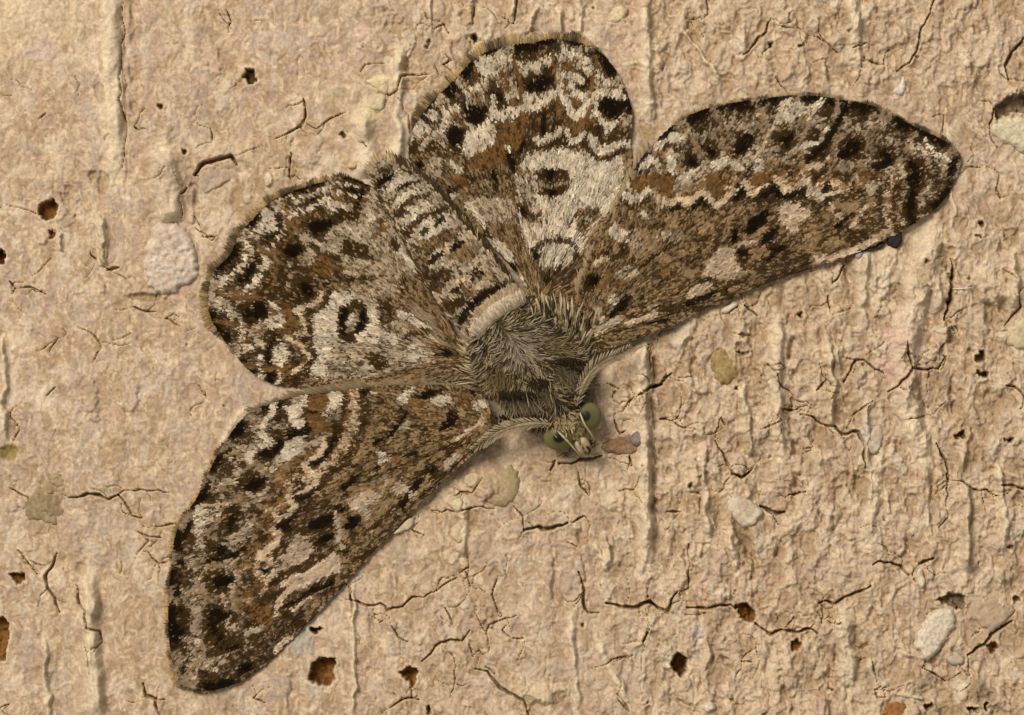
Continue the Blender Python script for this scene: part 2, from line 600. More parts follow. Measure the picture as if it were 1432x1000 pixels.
LF_TXT = """
@220,800
s 0 100,0 1429,0 1429,200 700,900 400,960 120,880
G 60 160,100 200,130
g 0 400,200 520,200 420,250
G 48 560,170 640,110 720,40
g 0 640,250 700,330 620,330 620,280
g 0 180,560 300,540 330,640 200,700
g 0 230,250 320,260 300,340 180,320
D 0 690,100 860,90 860,150 960,160 900,240 800,230 720,180
R 28 760,130 860,100 950,130
r 0 740,260 900,240 960,340 900,460 760,380
P 58 1080,120 1200,60 1350,0
T 40 950,330 1000,200 1060,150
T 40 1080,290 1160,240 1240,190
t 0 1180,240 1260,190 1330,180 1260,300 1190,380
K 40 1080,260 1200,160 1330,110 1400,70
D 0 1040,420 1100,370 1190,420 1090,490
G 38 720,480 800,460 840,440
g 0 560,440 680,400 700,440 600,480
g 0 220,780 350,740 520,760 560,860 360,860 240,860
D 56 300,900 420,900 500,910
T 66 960,620 1065,535
K 0 470,95 530,45 640,25 600,95 500,115
D 0 430,140 480,150 530,180 450,170
K 0 460,405 530,330 625,315 560,375
K 0 880,95 960,55 940,105
K 0 940,305 1020,250 1085,245 1000,305
K 0 550,605 660,555 690,575 600,625
K 0 640,775 720,705 775,715 740,785 660,825
K 0 135,130 180,115 215,170 150,225 115,265
K 0 145,470 210,445 225,490 170,525
K 0 175,770 220,735 265,740 210,805
@220,650
s 0 90,1000 200,600 330,240 470,0 1429,0 1429,1000
g 0 190,600 330,560 420,600 520,560 620,560 540,720 250,760
c 0 960,260 1110,260 1110,340 960,440 990,540 880,720 940,800 880,930 840,900 780,780 760,560 920,500
D 0 480,30 640,20 700,60 640,110 560,160 480,150
D 50 470,200 560,240 500,290
G 48 720,60 660,120 620,200 650,260
g 0 800,240 860,170 960,150 1030,180 960,220 860,260
g 0 860,90 1000,60 1060,100 1020,180 930,160
S 0 1060,100 1160,60 1230,100 1200,190 1100,240 1040,200
T 48 1180,20 1290,90 1250,170 1130,240
K 34 1080,260 1190,230 1280,180
R 40 980,270 1040,250
r 0 960,320 1060,300 1040,380 980,370
T 42 1060,260 1110,320 1060,400 960,430
K 45 970,490 1060,440 1100,400
W 0 290,380 330,350 430,360 420,450 360,470 380,560 330,570 310,480
T 24 320,330 480,320 600,310
s 0 470,430 520,420 480,520 430,550
G 0 500,490 560,480 580,520 510,530
s 0 620,430 760,410 720,500 640,520 600,480
g 0 780,340 900,330 900,420 820,420
G 48 560,640 620,570 680,560
G 45 420,690 520,700 600,640
T 0 420,590 500,590 480,640
D 0 760,560 860,590 940,580 900,650 840,700 780,680
T 42 920,520 990,550 960,620 880,700
D 48 1020,520 1050,570 970,660 890,720
K 40 400,770 540,750 700,670
K 0 590,725 640,685 725,665 640,745
G 44 640,770 700,730 770,690
D 0 700,780 860,770 900,850 870,880 780,800
T 42 850,740 930,800 940,860 880,930
D 44 880,730 960,780 970,870 910,940
p 0 960,720 1060,640 1120,550 1200,580 1250,680 1200,750 1080,810 960,850
D 42 960,900 1120,830 1290,760 1360,730
P 100 1130,940 1250,870 1429,800
g 0 680,830 760,850 830,830 740,920 640,990
K 0 475,955 520,905 620,885 645,930 560,965
K 0 900,945 950,905 975,940
K 0 345,235 400,130 455,95 430,185 370,235
K 0 195,605 230,480 290,415 315,470 260,535
K 0 155,785 220,735 225,795 160,815
@300,530
S 0 900,80 1429,80 1429,1000 800,1000 900,500
s 0 0,800 300,280 560,140 900,80 900,500 700,1000 0,1000
c 0 740,120 1020,110 980,260 920,420 900,520 760,690 830,780 700,930 590,880 600,740 620,690 780,540 800,440 730,280
W 42 490,190 470,280 400,350 370,430 410,470 460,500 330,560 270,610 300,660
D 0 520,290 620,310 620,430 540,520 440,470 430,380
w 0 560,220 660,210 750,120 740,210 680,260 720,360 680,400 620,360 600,280
g 0 640,360 760,400 780,470 640,470
w 0 560,530 640,470 720,460 700,580 620,640 520,680
R 0 760,130 910,110 920,200 860,270 760,260 740,220
D 0 760,105 900,105 830,150
R 0 730,280 850,280 910,330 930,420 820,440 760,380
t 0 720,440 860,440 900,480 800,520
r 0 700,610 800,550 840,560 760,640 620,690
W 0 920,110 1000,100 1030,140 990,230 900,280 930,180
Y 0 960,300 1110,290 1120,400 1040,470 930,440 930,360
T 58 870,490 890,540 820,620 760,680
K 52 760,690 860,650 930,570 940,510 1000,470
s 0 600,740 740,720 790,790 740,860 640,900 590,860
T 46 740,700 820,770 800,840 700,920
K 32 660,950 760,930 860,860
G 48 240,760 160,830 140,890 190,940
g 0 440,720 560,720 580,850 460,900 380,930 420,820
G 0 280,660 380,640 400,700 300,760
K 0 350,600 420,560 530,540 540,590 430,640
K 0 220,850 300,820 420,760 440,800 360,870 260,890
G 0 150,500 220,490 210,560 150,570
G 0 60,640 170,600 120,660
t 0 1060,520 1200,480 1240,560 1180,640 1080,600
t 0 1140,380 1260,360 1300,440 1180,460
K 38 1060,850 1170,780
K 0 1290,690 1360,685 1310,725
W 0 1310,580 1410,600 1410,660 1330,670
K 0 1130,90 1230,80 1220,130
W 0 1240,110 1290,90 1280,120
K 0 50,595 130,545 155,560 100,615
@450,530
S 0 380,80 1429,80 1350,300 700,1000 0,1000 200,300
W 0 600,170 680,90 740,80 690,200 640,200
g 0 200,150 340,150 360,300 200,280
K 0 300,95 380,100 330,145
W 0 390,110 450,90 430,120
K 0 560,105 640,65 610,115
R 0 690,150 760,160 860,200 800,240 720,220
R 0 800,240 880,230 830,290 770,320
K 0 740,140 820,100 920,80 1080,80 940,120 860,160 780,170
W 0 860,170 960,130 1040,140 1040,200 920,220
r 0 1090,120 1190,110 1180,210 1230,260 1090,180
K 0 1160,100 1250,100 1230,140
W 0 1220,190 1300,170 1320,220 1230,270
T 0 1060,220 1190,270 1130,310
K 0 910,405 1000,320 1020,240 1110,300 1040,390 940,425
K 0 605,215 700,255 640,255
K 46 680,280 590,400 550,450
G 0 620,370 700,340 720,400 640,430
K 40 420,520 550,440
T 0 280,360 380,370 440,460 330,470
T 0 210,500 340,510 330,620 270,660 190,580
W 0 440,610 490,570 550,620 520,670 470,680
K 0 405,705 505,680 450,735
K 0 645,605 785,565 785,610 670,635
r 0 550,560 640,600 640,680 560,660
G 0 470,770 540,790 540,860 480,830
P 0 560,880 640,820 720,860 640,930 540,930
P 0 230,960 360,900 520,930 420,1000
K 58 650,980 740,880 800,800
K 0 825,745 900,685 945,730 880,795
K 48 180,860 300,780
T 38 1080,480 1300,330
G 48 1000,690 1080,620
D 40 1000,560 1200,500
@400,650
t 0 500,180 800,60 1000,200 800,400 640,500 560,360
P 0 500,300 600,230 780,210 750,280 680,360 660,430 560,360
G 0 750,100 800,60 830,130 790,170
P 0 840,200 920,110 1000,200 880,240
T 0 630,420 690,480 650,510
P 76 0,940 200,880 300,800 400,740
D 44 0,870 160,790 300,730
D 0 530,740 620,690 680,640 720,680 600,780
D 40 700,500 830,390 900,330
K 0 470,165 540,108 605,88 540,165
K 0 355,345 430,305 505,360 450,395
K 0 170,490 260,415 390,395 415,430 320,495 200,518
K 0 455,490 500,405 625,405 575,505 480,525
K 0 235,615 320,555 405,525 390,585 300,628
G 32 400,390 430,470 430,600 460,660
K 0 400,692 480,668 525,690 440,715
K 58 930,320 990,240 1050,160
G 28 1000,250 1040,220
D 0 1150,60 1230,40 1200,140 1130,150
"""
MARGIN_SPOTS = {'RF': [(1010,153),(1064,147),(1128,141),(1180,147),(1230,160),(1274,183),(1315,205),(1332,236),(1312,280)], 'LF': [(316,632),(291,683),(267,735),(252,785),(247,826),(247,883),(252,934),(290,955)],
                'LH': [(455,258),(396,281),(350,315),(318,366),(301,398),(300,440),(325,480)], 'RH': [(700,77),(648,112),(608,149),(583,184),(738,70),(800,69),(862,112)]}
# outer half of each wing: scallop rows counted between the veins.  dark-spot centres (one per cell), then points on the pale zigzag line
CELLS = {'RH': ([(637,190),(665,160),(705,147),(753,124),(802,131),(855,152)], [(640,262),(665,250),(694,245),(716,222),(750,198),(786,186),(806,199),(842,212),(880,206)]),
         'LH': ([(481,296),(448,318),(410,350),(371,393),(364,432),(371,492)], [(540,316),(510,338),(472,372),(455,398),(432,429),(430,455),(422,480),(432,502),(414,524)]),
         'RF': ([(915,240),(956,216),(992,208),(1042,200),(1098,196),(1144,200),(1188,212),(1234,230),(1268,240),(1290,262)], [(884,281),(928,284),(960,284),(1000,287),(1056,273),(1098,268),(1140,275),(1172,272),(1210,285),(1238,318)]),
         'LF': ([(412,575),(393,602),(377,634),(355,674),(340,729),(332,772),(318,813),(314,858),(328,902),(345,930)], [(475,566),(463,602),(450,638),(442,668),(412,708),(392,748),(382,796),(396,834),(388,860),(384,905)])}
AB_TXT = """
@480,210
g 0 200,100 700,200 1429,1000 600,1000
G 0 300,150 400,130 460,190 330,240
s 0 300,170 380,160 420,200 330,240
K 0 260,310 330,250 435,205 425,265 340,305 300,345
W 0 330,380 440,240 560,250 620,280 480,330
W 0 430,420 560,340 640,320 680,360 560,430 460,480
W 0 520,500 620,460 720,440 740,500 640,540 600,600 480,600
K 24 450,350 540,300 625,282
D 42 500,470 580,420 690,380
D 0 370,420 430,405 400,475
D 50 430,560 520,520
D 42 560,640 600,610 660,560 740,540 840,500
D 0 480,650 600,640 560,720 500,700
W 0 620,700 640,620 740,570 860,530 860,650 740,740 680,780
S 0 720,720 860,660 960,700 800,800 640,860 560,780
S 0 600,860 760,860 700,1000 620,960
W 0 900,720 1000,660 1050,710
T 24 720,890 840,800 1000,720 1060,710
t 0 840,840 1000,780 1120,800 1060,900 860,920
K 0 715,935 780,855 835,845 800,905
K 0 885,805 900,768 1005,735 960,795
T 24 1000,990 1100,920 1200,890 1280,950
@480,380
s 0 600,0 900,0 800,240 700,100
S 0 900,120 1200,0 1260,130 1050,230 960,220
G 0 1000,110 1200,50 1230,120 1100,190
T 24 780,220 900,130 1000,60
D 0 820,250 960,210 1030,260 900,350 810,300
K 0 885,175 960,118 1000,105 930,175
K 0 1025,45 1100,-5 1140,5 1080,65
K 60 960,400 1040,290 1150,220 1290,150
"""
# ---------------------------------------------------------------- outlines of the moth (photo pixels)
LF_OUT = [(690,600),(680,560),(650,545),(620,540),(542,541),(478,548),(422,554),(386,564),(344,582),(307,635),(275,700),(250,738),(240,805),(237,865),(243,930),
          (252,955),(289,964),(330,955),(367,932),(436,865),(487,812),(542,750),(597,695),(653,641),(685,621)]
LH_OUT = [(670,520),(620,532),(540,540),(450,541),(392,538),(352,519),(328,492),(304,458),(293,431),(295,404),(300,380),(324,357),(335,331),(363,300),(384,281),
          (416,267),(460,254),(482,249),(506,257),(532,272),(556,325),(584,376),(615,427),(645,482)]
RH_OUT = [(752,440),(737,402),(706,363),(671,327),(640,296),(609,256),(576,230),(574,203),(580,180),(604,146),(639,111),(667,82),(708,66),(747,62),(770,56),
          (798,60),(826,67),(848,84),(868,114),(882,155),(880,194),(882,230),(872,290),(845,350),(815,420)]
RF_OUT = [(790,470),(808,410),(833,340),(867,280),(882,246),(914,203),(954,168),(1007,149),(1088,137),(1128,135),(1177,141),(1230,153),(1278,178),(1319,198),(1336,212),
          (1341,228),(1331,260),(1307,291),(1266,319),(1209,348),(1145,372),(1072,396),(1023,417),(974,437),(934,457),(885,475),(841,490),(805,500)]
OUT = {'LF': spline(LF_OUT, 6, True), 'LH': spline(LH_OUT, 6, True), 'RH': spline(RH_OUT, 6, True), 'RF': spline(RF_OUT, 6, True)}

# ---------------------------------------------------------------- wall: one relief mesh with cracks, ridges and pits
def axis(n0, n1, step, far):
    core = np.arange(n0, n1 + step, step)
    o = []; d = step; p = 0
    while p < far:
        d *= 1.12; p += d; o.append(p)
    o = np.array(o)
    return np.concatenate([n0 - o[::-1], core, core[-1] + o])
GX = axis(-24, 1456, 1.5, 1500); GY = axis(-24, 1024, 1.5, 1200)
X, Y = np.meshgrid(GX, GY)
H = np.zeros_like(X)
rough = np.clip(sstep(760, 1000, X + 120 * (fbm(X / 130, Y / 130, 2, 2) - .5)) * (0.55 + 0.45 * sstep(250, 420, Y)) + 0.5 * sstep(420, 560, X) * (1 - sstep(80, 190, Y)), 0.12, 1.0)
rough = np.clip(rough + 0.25 * sstep(560, 720, Y) * sstep(430, 600, X), 0, 1)
wx = X + 20 * (fbm(X / 24, Y / 26, 3, 1) - .5); wy = Y + 20 * (fbm(X / 24, Y / 26, 3, 4) - .5)
H += 9 * (fbm(X / 240, Y / 300, 3, 0) - .5)
H += (3.0 + 3.6 * rough) * (fbm(wx / 40, wy / 54, 3, 6) - .5) * 2
# crumbly skin: terraces with broken edges
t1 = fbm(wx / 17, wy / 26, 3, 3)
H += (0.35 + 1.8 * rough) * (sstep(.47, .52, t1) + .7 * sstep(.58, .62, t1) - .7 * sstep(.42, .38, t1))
t2 = fbm(wx / 11, wy / 30, 3, 7)
H += (0.2 + 1.3 * rough) * sstep(.55, .60, t2)
# curly grain everywhere
c1 = np.abs(fbm(wx / 8, wy / 10, 3, 2) - .5)
H += (0.7 + 0.9 * rough) * (1 - 2 * np.clip(c1 * 4, 0, 1))
H += (0.5 + 0.6 * rough) * (fbm(X / 4.2, Y / 5, 2, 5) - .5) * 2
# combed vertical grooves
vg = fbm(X / 15 + .6 * (fbm(X / 60, Y / 60, 2, 3) - .5), Y / 230, 3, 1)
H += (0.3 + 1.3 * rough) * (sstep(.40, .68, vg) - .5)

def window(pts, pad):
    p = np.asarray(pts, float)
    i0, i1 = np.searchsorted(GX, [p[:, 0].min() - pad, p[:, 0].max() + pad])
    j0, j1 = np.searchsorted(GY, [p[:, 1].min() - pad, p[:, 1].max() + pad])
    return slice(j0, j1), slice(i0, i1)

# pigment
A = fbm(X / 90, Y / 90, 3, 4); B_ = fbm(wx / 16, wy / 22, 3, 0); C_ = fbm(wx / 7, wy / 9, 3, 6)
tan = np.array([.400, .284, .180]); pink = np.array([.430, .308, .212]); cream = np.array([.515, .402, .262]); grey = np.array([.375, .30, .225]); ochre = np.array([.335, .222, .115])
def mixc(c, col, m):
    return c + (np.asarray(col) - c) * m[..., None]
WC = np.broadcast_to(tan, X.shape + (3,)).copy()
fil = np.abs(fbm(wx / 22, wy / 34, 3, 5) - .5)
WC = mixc(WC, pink, sstep(.42, .6, A))
WC = mixc(WC, cream, .75 * sstep(.50, .64, B_))
WC = mixc(WC, np.array([.60, .50, .36]), .6 * sstep(.56, .66, fbm(wx / 30, wy / 44, 4, 2)))
WC = mixc(WC, grey, .55 * sstep(.55, .68, fbm(X / 40, Y / 60, 3, 7)))
WC = mixc(WC, ochre, .62 * sstep(.52, .64, fbm(wx / 12, wy / 17, 4, 3)))
WC = mixc(WC, ochre, .5 * sstep(.54, .66, C_) * (.5 + .5 * rough))
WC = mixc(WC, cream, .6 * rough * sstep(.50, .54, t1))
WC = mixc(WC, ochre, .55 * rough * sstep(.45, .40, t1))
WC = mixc(WC, np.array([.58, .47, .31]), .6 * (1 - sstep(.006, .028, fil)))
WC = mixc(WC, np.array([.60, .47, .30]), .6 * sstep(.62, .72, C_))
WC = mixc(WC, np.array([.585, .465, .285]), .55 * (1 - sstep(0, 150, Y)) * (1 - sstep(60, 170, X)))
WC = mixc(WC, np.array([.30, .19, .08]), .5 * sstep(.66, .74, fbm(X / 5, Y / 5, 2, 3)) * sstep(.5, .6, fbm(X / 50, Y / 50, 2, 1)))

# ridges and furrows: polyline, half width, height, sharp side (+1 = steep flank facing right)
NEXP = 0
RIDGES = [
    ([(158,-20),(160,120),(163,250)],26,6,1), ([(188,-20),(190,200)],9,-4,0), ([(172,-20),(174,130),(176,236),(173,300)],3.0,-3,0),
    ([(232,210),(236,262),(243,312)],32,11,1), ([(262,222),(268,262),(276,312)],8,-6,0), ([(142,304),(142,372)],9,9,1), ([(86,325),(87,352)],5,6,1),
    ([(127,800),(130,840),(128,880),(140,1010)],22,11,1), ([(62,892),(66,930),(68,1010)],8,8,1),
    ([(4,470),(6,540),(4,620)],7,6,1), ([(901,452),(899,560),(904,700),(906,800)],17,10,1), ([(914,470),(915,600),(920,760)],5,-9,0),
    ([(1088,440),(1088,560),(1092,640)],15,7,1), ([(1107,430),(1108,560),(1112,720)],7,-8,0),
    ([(1305,320),(1285,420),(1270,520),(1290,640)],30,10,1), ([(1330,330),(1333,430),(1330,540),(1333,640)],9,-12,0),
    ([(903,0),(905,80),(908,170)],16,7,1), ([(930,0),(928,160)],7,-4,0), ([(1193,-10),(1196,60),(1200,95)],16,7,1), ([(1228,-10),(1232,110)],8,-5,0),
    ([(568,66),(572,130)],8,-8,0), ([(556,60),(558,240)],8,5,0), ([(527,-10),(532,90)],10,-5,0),
    ([(640,-10),(662,-10),(655,42)],7,8,1), ([(720,-10),(716,24)],6,7,1), ([(748,8),(744,42)],6,7,1), ([(783,12),(782,48)],9,9,1), ([(810,-10),(812,50)],8,7,1),
    ([(606,-10),(600,40)],5,6,1), ([(1352,672),(1352,800)],10,8,1), ([(1401,650),(1404,770)],8,7,1), ([(1236,680),(1244,720)],8,6,1),
    ([(306,650),(322,606),(346,572)],17,10,-1), ([(1042,745),(1052,820)],12,-9,0), ([(1024,742),(1030,800)],9,7,1), ([(962,760),(966,830)],8,-7,0),
    ([(1145,690),(1150,770)],8,-7,0), ([(1178,330),(1186,400)],8,-8,0), ([(1206,345),(1208,430)],16,7,1), ([(1230,640),(1210,760)],14,6,0),
    ([(835,760),(845,800)],8,7,1), ([(812,690),(818,860)],6,-6,0), ([(846,745),(848,790)],7,8,1), ([(495,810),(494,1010)],6,6,1),
    ([(1180,860),(1190,960)],22,7,1), ([(1168,900),(1172,1000)],7,-6,0), ([(650,700),(645,780)],8,6,0), ([(1160,930),(1162,1010)],8,-10,0),
    ([(505,160),(515,250)],22,9,0), ([(545,240),(570,170)],16,5,0), ([(950,40),(1010,110)],7,6,1), ([(1400,330),(1404,470)],8,-9,0), ([(1415,350),(1418,430)],8,7,0),
    ([(1330,180),(1334,330)],7,5,1), ([(1120,560),(1118,700)],9,-6,0), ([(985,620),(990,760)],9,7,1), ([(1212,560),(1216,700)],8,6,1), ([(1160,480),(1165,600)],9,7,1), ([(1040,540),(1046,640)],9,7,1),
    ([(800,860),(810,1000)],9,6,1), ([(838,900),(880,985)],7,5,0),
]
rr = np.random.default_rng(3)
NEXP = len(RIDGES)
for _ in range(55):
    x = rr.uniform(860, 1440) if rr.random() < .75 else rr.uniform(400, 900); y = rr.uniform(330, 1000) if x > 860 else rr.choice([rr.uniform(-10, 60), rr.uniform(680, 1000)])
    l = rr.uniform(25, 110)
    RIDGES.append(([(x, y), (x + rr.normal(0, 3), y + l / 2), (x + rr.normal(0, 5), y + l)], rr.uniform(3, 9), rr.choice([-1, 1]) * rr.uniform(2.0, 5.0), rr.choice([0, 1])))
for ri, (pts, hw, hh, sharp) in enumerate(RIDGES):
    if ri < NEXP and hh > 0: hh = hh * 1.35
    sp = spline(pts, 12)
    w = window(sp, hw * 2 + 12)
    x, y = X[w] + (14 if hw < 10 else 8) * (fbm(X[w] / 20, Y[w] / 22, 3, 2) - .5), Y[w]
    d, par = seg_dist(x, y, sp)
    i = np.clip((par * (len(sp) - 1)).astype(int), 0, len(sp) - 1)
    sx = np.sign(x - sp[i, 0])
    hwl = np.where(sx * sharp > 0, hw * .62, hw)
    env = .75 + .5 * fbm(x / 20, y / 24, 2, 5) if hh > 0 else 1.05 * sstep(.36, .62, fbm(X[w] / 13, Y[w] / 20, 3, 5))
    env = env * np.clip(np.minimum(par, 1 - par) * 7, 0, 1) ** .7 * (.6 + .8 * fbm(X[w] / 30, Y[w] / 34, 2, 7))
    H[w] += hh * env * (1 - sstep(.15, 1.0, d / hwl)) * (1.3 if hw > 9.01 or hh < 0 else 1.0)
    if hh > 5 and hw < 34: WC[w] = mixc(WC[w], (.60, .49, .325) if ri < NEXP else (.56, .44, .28), (.8 if ri < NEXP else .5) * (1 - sstep(.3, 1.0, d / hwl)))

# soft lumps and stains, plus the left gouge's right-edge shade painted brown: centre, radii, height, colour, strength
LUMPS = [(65,700,24,36,5,(.235,.175,.085),.85), (690,680,34,26,9,(.36,.275,.14),.8), (264,268,15,48,-3,(.33,.235,.15),.7), (228,250,20,40,2,(.47,.36,.25),.5), (240,400,36,22,0,(.50,.33,.24),.6), (60,70,26,22,0,(.44,.32,.28),.5),
         (505,55,16,40,0,(.55,.38,.31),.5), (1260,505,40,60,0,(.53,.37,.29),.6), (1025,510,20,24,4,(.33,.22,.08),.6), (850,540,34,46,4,(.60,.47,.30),.7), (835,555,18,36,3,(.56,.40,.29),.5),
         (300,250,28,18,-6,(.40,.32,.22),.6), (1345,985,60,20,5,(.33,.24,.12),.6), (1372,965,26,22,6,(.24,.17,.09),.8), (1300,960,30,30,-5,(.37,.265,.165),.6),
         (1010,720,20,20,-4,(.3,.21,.1),.4), (420,890,26,34,3,(.36,.33,.26),.8), (350,470,10,10,0,(.5,.36,.24),.2), (1075,100,22,16,5,(.40,.29,.2),.6), (1215,610,14,20,0,(.52,.46,.38),.7),
         (975,885,16,18,2,(.50,.43,.35),.7), (1000,790,20,24,0,(.36,.27,.2),.5), (1060,250,1,1,0,tan,0), (1245,365,20,30,4,(.62,.50,.33),.6), (1230,415,22,30,3,(.60,.5,.34),.6),
         (1310,370,26,60,2,(.60,.48,.31),.6), (540,120,26,20,5,(.60,.49,.28),.7), (520,160,22,26,4,(.60,.49,.28),.6), (200,415,34,7,-7,(.24,.17,.075),.8), (12,632,16,14,-7,(.22,.16,.04),.9),
         (1205,575,18,30,4,tan,0), (320,215,40,20,4,cream,.5), (285,130,60,60,3,tan,0), (20,970,40,60,3,cream,.2), (730,700,16,16,4,tan,0), (855,705,24,12,7,(.60,.48,.3),.6), (780,720,30,26,3,tan,0),
         (760,970,40,18,8,(.59,.47,.29),.7), (1150,640,24,16,6,cream,.4), (1400,400,46,34,9,cream,.4), (1390,560,30,20,-8,(.3,.21,.11),.5), (1385,440,12,22,-10,(.3,.2,.11),.6)]
for x0, y0, rx, ry, hh, col, st in LUMPS:
    w = window([(x0 - rx, y0 - ry), (x0 + rx, y0 + ry)], 14)
    q = np.hypot((X[w] - x0) / rx, (Y[w] - y0) / ry) + .7 * (fbm(X[w] / 11, Y[w] / 11, 3, 3) - .5)
    H[w] += hh * (1 - sstep(.25, 1.0, q))
    WC[w] = mixc(WC[w], col, st * (1 - sstep(.6, 1.0, q)))

# the wall lies lower under the moth: keep its grains from poking through the wings
foot = np.full(X.shape, 60.0)
for k in OUT:
    w = window(OUT[k], 40)
    foot[w] = np.minimum(foot[w], sdist(X[w], Y[w], OUT[k][::2]))
m = 1 - sstep(-6, 26, foot)
H = H * (1 - m) + np.minimum(H * .4, 1.2) * m

# loose crumbs and blisters of the outer coat, mostly on the rough side
for _ in range(620):
    x0, y0 = rr.uniform(-10, 1442), rr.uniform(-10, 1010)
    if rr.random() > rough[np.searchsorted(GY, y0), np.searchsorted(GX, x0)] + .08: continue
    rx = rr.uniform(4, 15); ry = rx * rr.uniform(.8, 2.6); an = rr.normal(0, .35); hh = rr.uniform(1.5, 5) * rr.choice([1, 1, -1])
    w = window([(x0 - ry - rx, y0 - ry - rx), (x0 + ry + rx, y0 + ry + rx)], 2)
    u_ = (X[w] - x0) * math.cos(an) + (Y[w] - y0) * math.sin(an); v_ = -(X[w] - x0) * math.sin(an) + (Y[w] - y0) * math.cos(an)
    q = np.hypot(u_ / rx, v_ / ry) + 1.1 * (fbm(X[w] / 8, Y[w] / 8, 3, 1 + _ % 5) - .5)
    mm = (1 - sstep(.62, .95, q)) * (1 - m[w])
    H[w] += hh * mm
    WC[w] = mixc(WC[w], [(.53, .42, .27), (.47, .34, .235), (.58, .49, .34), (.42, .31, .20)][_ % 4] if hh > 0 else [(.30, .20, .10), (.36, .26, .15)][_ % 2], .6 * mm)

# pits: polygon, depth, colour
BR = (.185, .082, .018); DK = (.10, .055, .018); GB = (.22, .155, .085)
T1 = (0, 0, .34); T7 = (1220, 820, .18); T5 = (900, 660, .3715); T4 = (440, 660, .34)
PITS = [(tile(*T1, [(1010,288),(1040,283),(1060,330),(1020,352),(1001,320)]),16,DK), (tile(*T1, [(163,840),(215,818),(242,840),(225,893),(185,907),(160,880)]),20,BR),
        (tile(*T1, [(195,948),(222,938),(228,970),(200,982)]),12,BR), (tile(*T1, [(650,428),(672,428),(672,452),(655,455)]),12,BR), (tile(*T1, [(748,610),(765,615),(765,635),(750,632)]),10,DK),
        (tile(220,800,.175, [(1210,870),(1238,720),(1290,680),(1429,690),(1412,800),(1425,840),(1390,912),(1300,912)]),24,BR),
        (tile(220,800,.175, [(1218,438),(1340,445),(1262,500),(1230,490)]),16,(.07,.035,.012)),
        (tile(*T4, [(342,825),(380,800),(427,800),(420,862),(402,885),(375,850)]),20,BR), (tile(*T4, [(455,965),(478,960),(480,1000),(460,990)]),12,BR),
        (tile(*T5, [(103,720),(130,678),(160,690),(167,740),(145,778),(113,752)]),22,(.14,.062,.014)), (tile(*T5, [(342,505),(390,488),(428,540),(402,572),(365,547)]),18,BR),
        (tile(*T5, [(553,640),(580,623),(602,650),(580,682),(553,670)]),14,BR), (tile(*T5, [(1285,650),(1320,638),(1342,665),(1310,688)]),12,BR),
        (tile(0,660,.34, [(-60,600),(20,600),(38,650),(20,780),(-60,770)]),24,BR), (tile(0,330,.34, [(-60,60),(15,58),(22,110),(-60,128)]),22,(.11,.03,.012)),
        (tile(860,0,.4, [(1325,375),(1380,332),(1460,318),(1460,392),(1380,398),(1330,425)]),20,(.20,.14,.08)), (tile(0,660,.34, [(33,420),(102,408),(100,450),(70,462)]),14,BR),
        (tile(*T7, [(495,110),(600,48),(722,60),(712,185),(640,172)]),16,GB), (tile(560,40,.175, [(558,50),(600,38),(617,90),(580,112)]),13,(.09,.055,.02)),
        (tile(560,40,.175, [(188,140),(235,75),(258,100),(212,168)]),7,(.13,.10,.085)), (tile(*T7, [(410,930),(450,895),(475,915),(430,980)]),14,(.14,.075,.02)),
        (tile(*T7, [(715,940),(800,935),(820,965),(750,975)]),14,DK), (tile(*T7, [(870,900),(895,910),(890,980),(872,960)]),16,DK),
        (tile(860,0,.4, [(535,145),(552,142),(552,165),(538,165)]),9,DK), (tile(860,0,.4, [(632,155),(660,150),(648,172)]),9,DK), (tile(860,0,.4, [(1045,188),(1062,190),(1058,208),(1043,204)]),9,DK),
        (tile(900,340,.3715, [(1250,420),(1280,400),(1285,440),(1250,450)]),12,DK), (tile(900,340,.3715, [(1250,482),(1305,485),(1300,508),(1258,502)]),12,DK),
        (tile(900,340,.3715, [(340,540),(356,535),(355,555),(342,556)]),9,DK), (tile(900,340,.3715, [(1165,720),(1210,700),(1215,735),(1170,740)]),10,DK), (tile(900,340,.3715, [(1340,740),(1390,735),(1380,755)]),10,DK),
        (tile(900,340,.3715, [(345,335),(405,345),(380,360)]),7,GB), (tile(900,340,.3715, [(345,408),(410,405),(360,425)]),7,GB), (tile(900,660,.3715, [(172,78),(210,70),(218,88)]),9,DK)]
for _ in range(150):
    x, y, r = rr.uniform(0, 1432), rr.uniform(0, 1000), rr.uniform(1.0, 2.6)
    if rr.random() > rough[np.searchsorted(GY, y), np.searchsorted(GX, x)] + .15: continue
    r *= 1 + 1.3 * (rr.random() < .2)
    a = np.sort(rr.uniform(0, 6.28, 6))
    PITS.append(([(x + r * math.cos(q) * rr.uniform(.7, 1.3), y + r * math.sin(q)) for q in a], rr.uniform(5, 10), DK))
for pts, dep, col in PITS:
    w = window(pts, 8)
    x = X[w] + 6.5 * (fbm(X[w] / 6, Y[w] / 6, 3, 1) - .5); y = Y[w] + 6.5 * (fbm(X[w] / 5, Y[w] / 5, 2, 2) - .5)
    d = sdist(x, y, pts)
    mm = 1 - sstep(-2.6, .6, d)
    H[w] -= mm * dep * (.85 + .3 * fbm(x / 6, y / 6, 2, 3)) - 1.2 * np.exp(-((d - 2.5) / 2.2) ** 2)
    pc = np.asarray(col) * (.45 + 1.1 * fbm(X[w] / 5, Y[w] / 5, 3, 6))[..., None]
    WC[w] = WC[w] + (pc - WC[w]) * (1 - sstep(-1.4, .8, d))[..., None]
    WC[w] = mixc(WC[w], (.62, .48, .30), .5 * np.exp(-((d - 2.2) / 1.6) ** 2))

